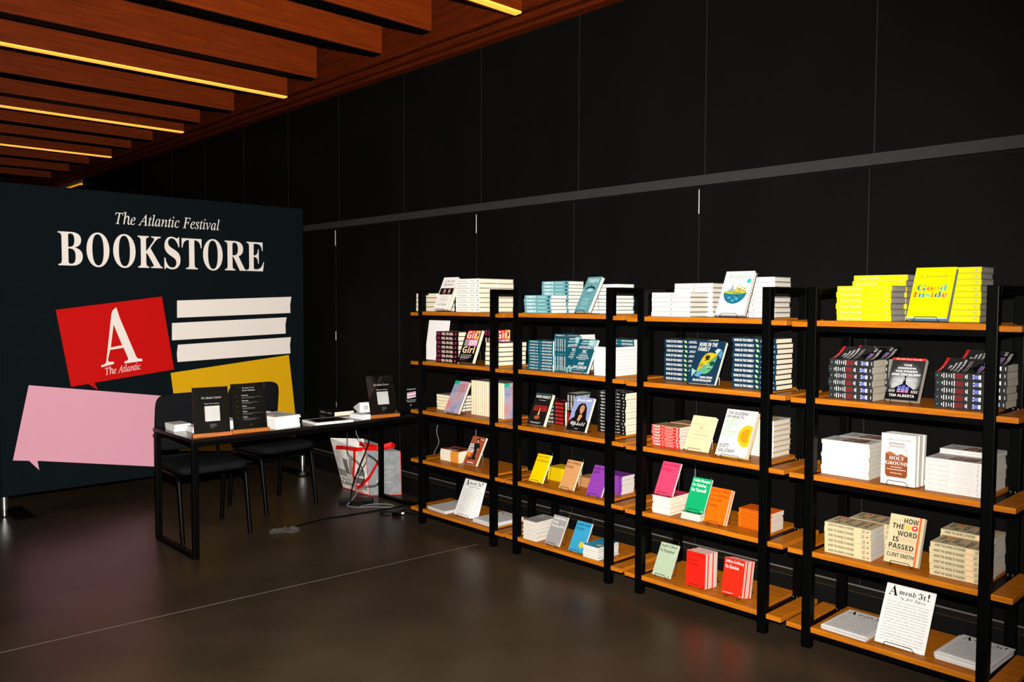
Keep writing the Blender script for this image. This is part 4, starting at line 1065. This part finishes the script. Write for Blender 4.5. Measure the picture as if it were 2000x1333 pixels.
for x0, x1, y0, y1, c_ in ((.03, .95, .10, .17, '#8e8a86'), (.06, .34, .28, .42, '#8a857f'), (.34, .5, .36, .68, '#7c7874'), (.54, .64, .38, .72, '#8d8883'), (.66, .92, .22, .36, '#5c5855'), (.1, .4, .19, .25, '#a39e98'), (.76, .9, .4, .56, '#6c6864')):
    n = 4
    for a in range(n):
        for b_ in range(n):
            i0, i1 = x0+(x1-x0)*a/n, x0+(x1-x0)*(a+1)/n; j0, j1 = y0+(y1-y0)*b_/n, y0+(y1-y0)*(b_+1)/n
            patch(fA, [(i0, j0), (i1, j0), (i1, j1), (i0, j1)], c_, (0, -.002, 0), front)
vs2, fs2 = text_mesh('YORK', 'R')
front.add([fA(.42+.4*a, .02+.09*b_)+Vector((0, -.0025, 0)) for a, b_ in vs2], fs2, ink('#b8181c', .6))
front.obj('front_panel', bg)
side = panel(fB, BGG, 'side')
for s_, i0, j0, i1, j1 in (('market bag', .3, .62, .8, .65), ('reusable', .32, .52, .66, .545), ('recycle', .42, .28, .75, .31)):
    v2, f2 = text_mesh(s_, 'S')
    side.add([fB(i0+(i1-i0)*a, j0+(j1-j0)*b_)+Vector((.0025, -.0015, 0)) for a, b_ in v2], f2, ink('#c8caca', .5))
side.add([fB(.3+.06*math.cos(2*PI*k/16), .32+.05*math.sin(2*PI*k/16))+Vector((.0025, -.0015, 0)) for k in range(16)]+[fB(.3+.04*math.cos(2*PI*k/16), .32+.034*math.sin(2*PI*k/16))+Vector((.0025, -.0015, 0)) for k in range(16)], [(k, (k+1) % 16, (k+1) % 16+16, k+16) for k in range(16)], ink('#c8caca', .5))
side.obj('side_panel', bg)
panel(lambda i, j: bagpt(1, i, j), BGW, 'far').obj('far_panel', bg)
panel(lambda i, j: bagpt(1-i, 1, j), BGG, 'back').obj('back_panel', bg)
P().add([bagpt(0, 0, 0), bagpt(1, 0, 0), bagpt(1, 1, 0), bagpt(0, 1, 0)], [(0, 1, 2, 3)], BGG).obj('bottom_panel', bg)
RED = ink('#d4120f', .5)
pip = P()
pip.tube([fA(1, j/12)+Vector((.003, -.003, 0)) for j in range(13)], .003, RED, 6)
pip.tube([fB(i/12, 0)+Vector((.002, -.002, .003)) for i in range(13)], .003, RED, 6)
pip.tube([fB(1, j/12)+Vector((.003, -.002, 0)) for j in range(13)], .003, RED, 6)
pip.tube([fA(i/12, 0)+Vector((0, -.002, .003)) for i in range(13)], .003, RED, 6)
pip.obj('red_piping', bg)
def strap(path, wdt, name):
    """flat webbing band along a path, its width in the given directions"""
    p = P(); vs, fs = [], []
    for q, d_ in path:
        q, d_ = Vector(q), Vector(d_).normalized()*wdt/2
        vs += [q-d_, q+d_]
    for i in range(len(path)-1): fs.append((2*i, 2*i+1, 2*i+3, 2*i+2))
    n_ = len(vs)
    off = Vector((.004, -.004, .001))
    vs = vs+[v+off for v in vs]
    fs = fs+[tuple(n_+k for k in f[::-1]) for f in fs]
    for i in range(len(path)-1):
        fs += [(2*i, 2*i+2, n_+2*i+2, n_+2*i), (2*i+1, n_+2*i+1, n_+2*i+3, 2*i+3)]
    p.add(vs, fs, RED)
    return p.obj(name, bg)
o1 = Vector((.006, -.012, 0))
strap([(fA(.66, 1.0)+o1+Vector((.03, 0, -.02)), (1, 0, 0)), (fA(.7, .7)+o1, (1, .1, 0)), (fA(.66, .4)+o1, (1, 0, 0)), (fA(.64, .25)+o1, (1, -.2, .3)), (fA(.7, .14)+o1*1.3, (.2, 0, 1)), (fA(.82, .2)+o1*1.5, (-.4, 0, 1)), (fB(.08, .42)+o1*1.5, (-.7, .2, .8)), (fB(.3, .7)+o1, (-.7, .2, .8)), (fB(.52, 1.0)+o1, (-.7, .2, .8))], .03, 'handle')
strap([(fA(.18, .86)+o1, (.2, 0, 1)), (fA(.45, .93)+o1*1.4+Vector((0, -.01, .0)), (0, 0, 1)), (fA(.8, .98)+o1*2, (0, 0, 1)), (fB(.35, 1.06)+o1, (0, 0, 1)), (fB(.75, 1.16), (0, .1, 1)), (fB(.8, 1.10)+Vector((-.02, .03, 0)), (0, .1, 1)), (fB(.4, 1.0)+Vector((-.06, .05, .01)), (0, .1, 1)), (fA(.55, 1.0)+Vector((0, .1, .0)), (0, 0, 1))], .032, 'handle')
def cable(label, pts, r, mat, name='cable', grp=None):
    """smooth cord through points (Catmull-Rom)"""
    pts = [Vector(p) for p in pts]
    out = []
    for i in range(len(pts)-1):
        p0 = pts[max(0, i-1)]; p1 = pts[i]; p2 = pts[i+1]; p3 = pts[min(len(pts)-1, i+2)]
        for k in range(8):
            t_ = k/8
            out.append(.5*((2*p1)+(p2-p0)*t_+(2*p0-5*p1+4*p2-p3)*t_*t_+(3*p1-p0-3*p2+p3)*t_**3))
    out.append(pts[-1])
    o = P().tube(out, r, mat, 6).obj(name)
    return tag(o, label, 'cable', grp)
GC = ink('#77797a', .4)
ZU = TZ-.03
cable('grey cable hanging from the table in front of the bag, leftmost of three', [(-1.56, -.12, ZU), (-1.55, -.11, .55), (-1.55, -.11, .42), (-1.52, -.06, .36), (-1.49, -.02, .30), (-1.49, 0, .22), (-1.50, -.01, .16), (-1.44, .08, .16), (-1.42, .09, .24), (-1.43, .08, .34), (-1.47, .02, .40)], .0035, ink('#1c1c1c', .5), grp='cables hanging in front of the bag')
cable('pale cable hanging from the table and looping on the floor', [(-1.5, -.06, ZU), (-1.5, -.06, .56), (-1.47, .0, .46), (-1.47, .01, .36), (-1.5, -.02, .28), (-1.53, -.05, .18), (-1.52, -.05, .1), (-1.55, -.08, .04), (-1.57, -.10, .0045), (-1.47, -.08, .0045), (-1.40, .02, .0045), (-1.30, .10, .0045), (-1.33, .16, .0045), (-1.42, .13, .0045), (-1.48, .04, .0045), (-1.46, -.05, .010)], .0035, GC, grp='cables hanging in front of the bag')
cable('black cable hanging straight down to the floor in front of the bag', [(-1.44, .02, ZU), (-1.44, .02, .56), (-1.46, 0, .44), (-1.5, -.04, .3), (-1.53, -.08, .16), (-1.54, -.09, .03), (-1.53, -.08, .0075)], .005, METALD, grp='cables hanging in front of the bag')
pb = P().box((-.035, -.13, 0.0005), (.035, .13, .035), METAL, 0.005).obj('power_strip', None, (-1.60, .0, 0)); pb.rotation_euler = (0, 0, math.radians(-38)); tag(pb, 'black power strip on the floor at the foot of the bag', 'power strip')
cable('flat black cable running along the floor from the clear wrapper to the wall', [(-1.30, -.69, .0045), (-1.335, -.45, .0045), (-1.31, -.2, .0045), (-1.28, .05, .0045), (-1.27, .2, .0045), (-1.27, .32, .0045), (-1.35, .44, .0045)], .0045, METALD, 'floor_cable')
ad = thing('power_adapter', 'black power adapter with bright plug on the floor by the leftmost bookcase', 'adapter', (-1.09, .03, 0), math.radians(30))
P().box((-.03, -.05, .0005), (.03, .05, .03), METAL, .004).obj('brick', ad)
P().box((.031, -.008, .008), (.045, .012, .022), ink('#e8e6e2', .3), .002).obj('plug', ad)
cable('black cord curled around the power adapter on the floor', [(-1.10, -.03, .0045), (-1.17, -.07, .0045), (-1.22, -.02, .0045), (-1.18, .05, .0045), (-1.09, .10, .0045), (-.98, .13, .0045), (-.96, .2, .0045)], .004, METALD)
cable('thin grey cable hanging down the wall behind the leftmost bookcase', [(-1.14, .44, .62), (-1.145, .435, .563), (-1.113, .43, .487), (-1.17, .43, .40), (-1.209, .43, .295), (-1.287, .43, .14), (-1.31, .42, .0045), (-1.22, .38, .0045)], .003, GC)
# crumpled clear wrapper
pl = P(); vs, fs = [], []
rn = random.Random(5); n = 9
for j in range(n):
    for i in range(n): vs.append((i/(n-1)*.2-.1, j/(n-1)*.13-.065, .002+rn.random()*.022*(1 if 0 < i < n-1 and 0 < j < n-1 else .2)))
for j in range(n-1):
    for i in range(n-1): fs.append((j*n+i, j*n+i+1, (j+1)*n+i+1, (j+1)*n+i))
vs2 = [(x, y, z_+.001) for x, y, z_ in vs]
m_ = len(vs)
fm, fnt, fb = newmat('thin_clear_film')
noise_mix(fnt, fb, hexc('#c8c8c8'), hexc('#f0f0f0'))
fb.inputs['Roughness'].default_value = 0.25
fb.inputs['Alpha'].default_value = 0.022
pl.add(vs+vs2, [f[::-1] for f in fs]+[tuple(k+m_ for k in f) for f in fs], fm)
wo = pl.obj('plastic_wrapper', None, (-1.25, -.80, .0005)); wo.rotation_euler = (0, 0, math.radians(60))
tag(wo, 'crumpled clear plastic wrapper lying on the floor in front of the chairs', 'wrapper')
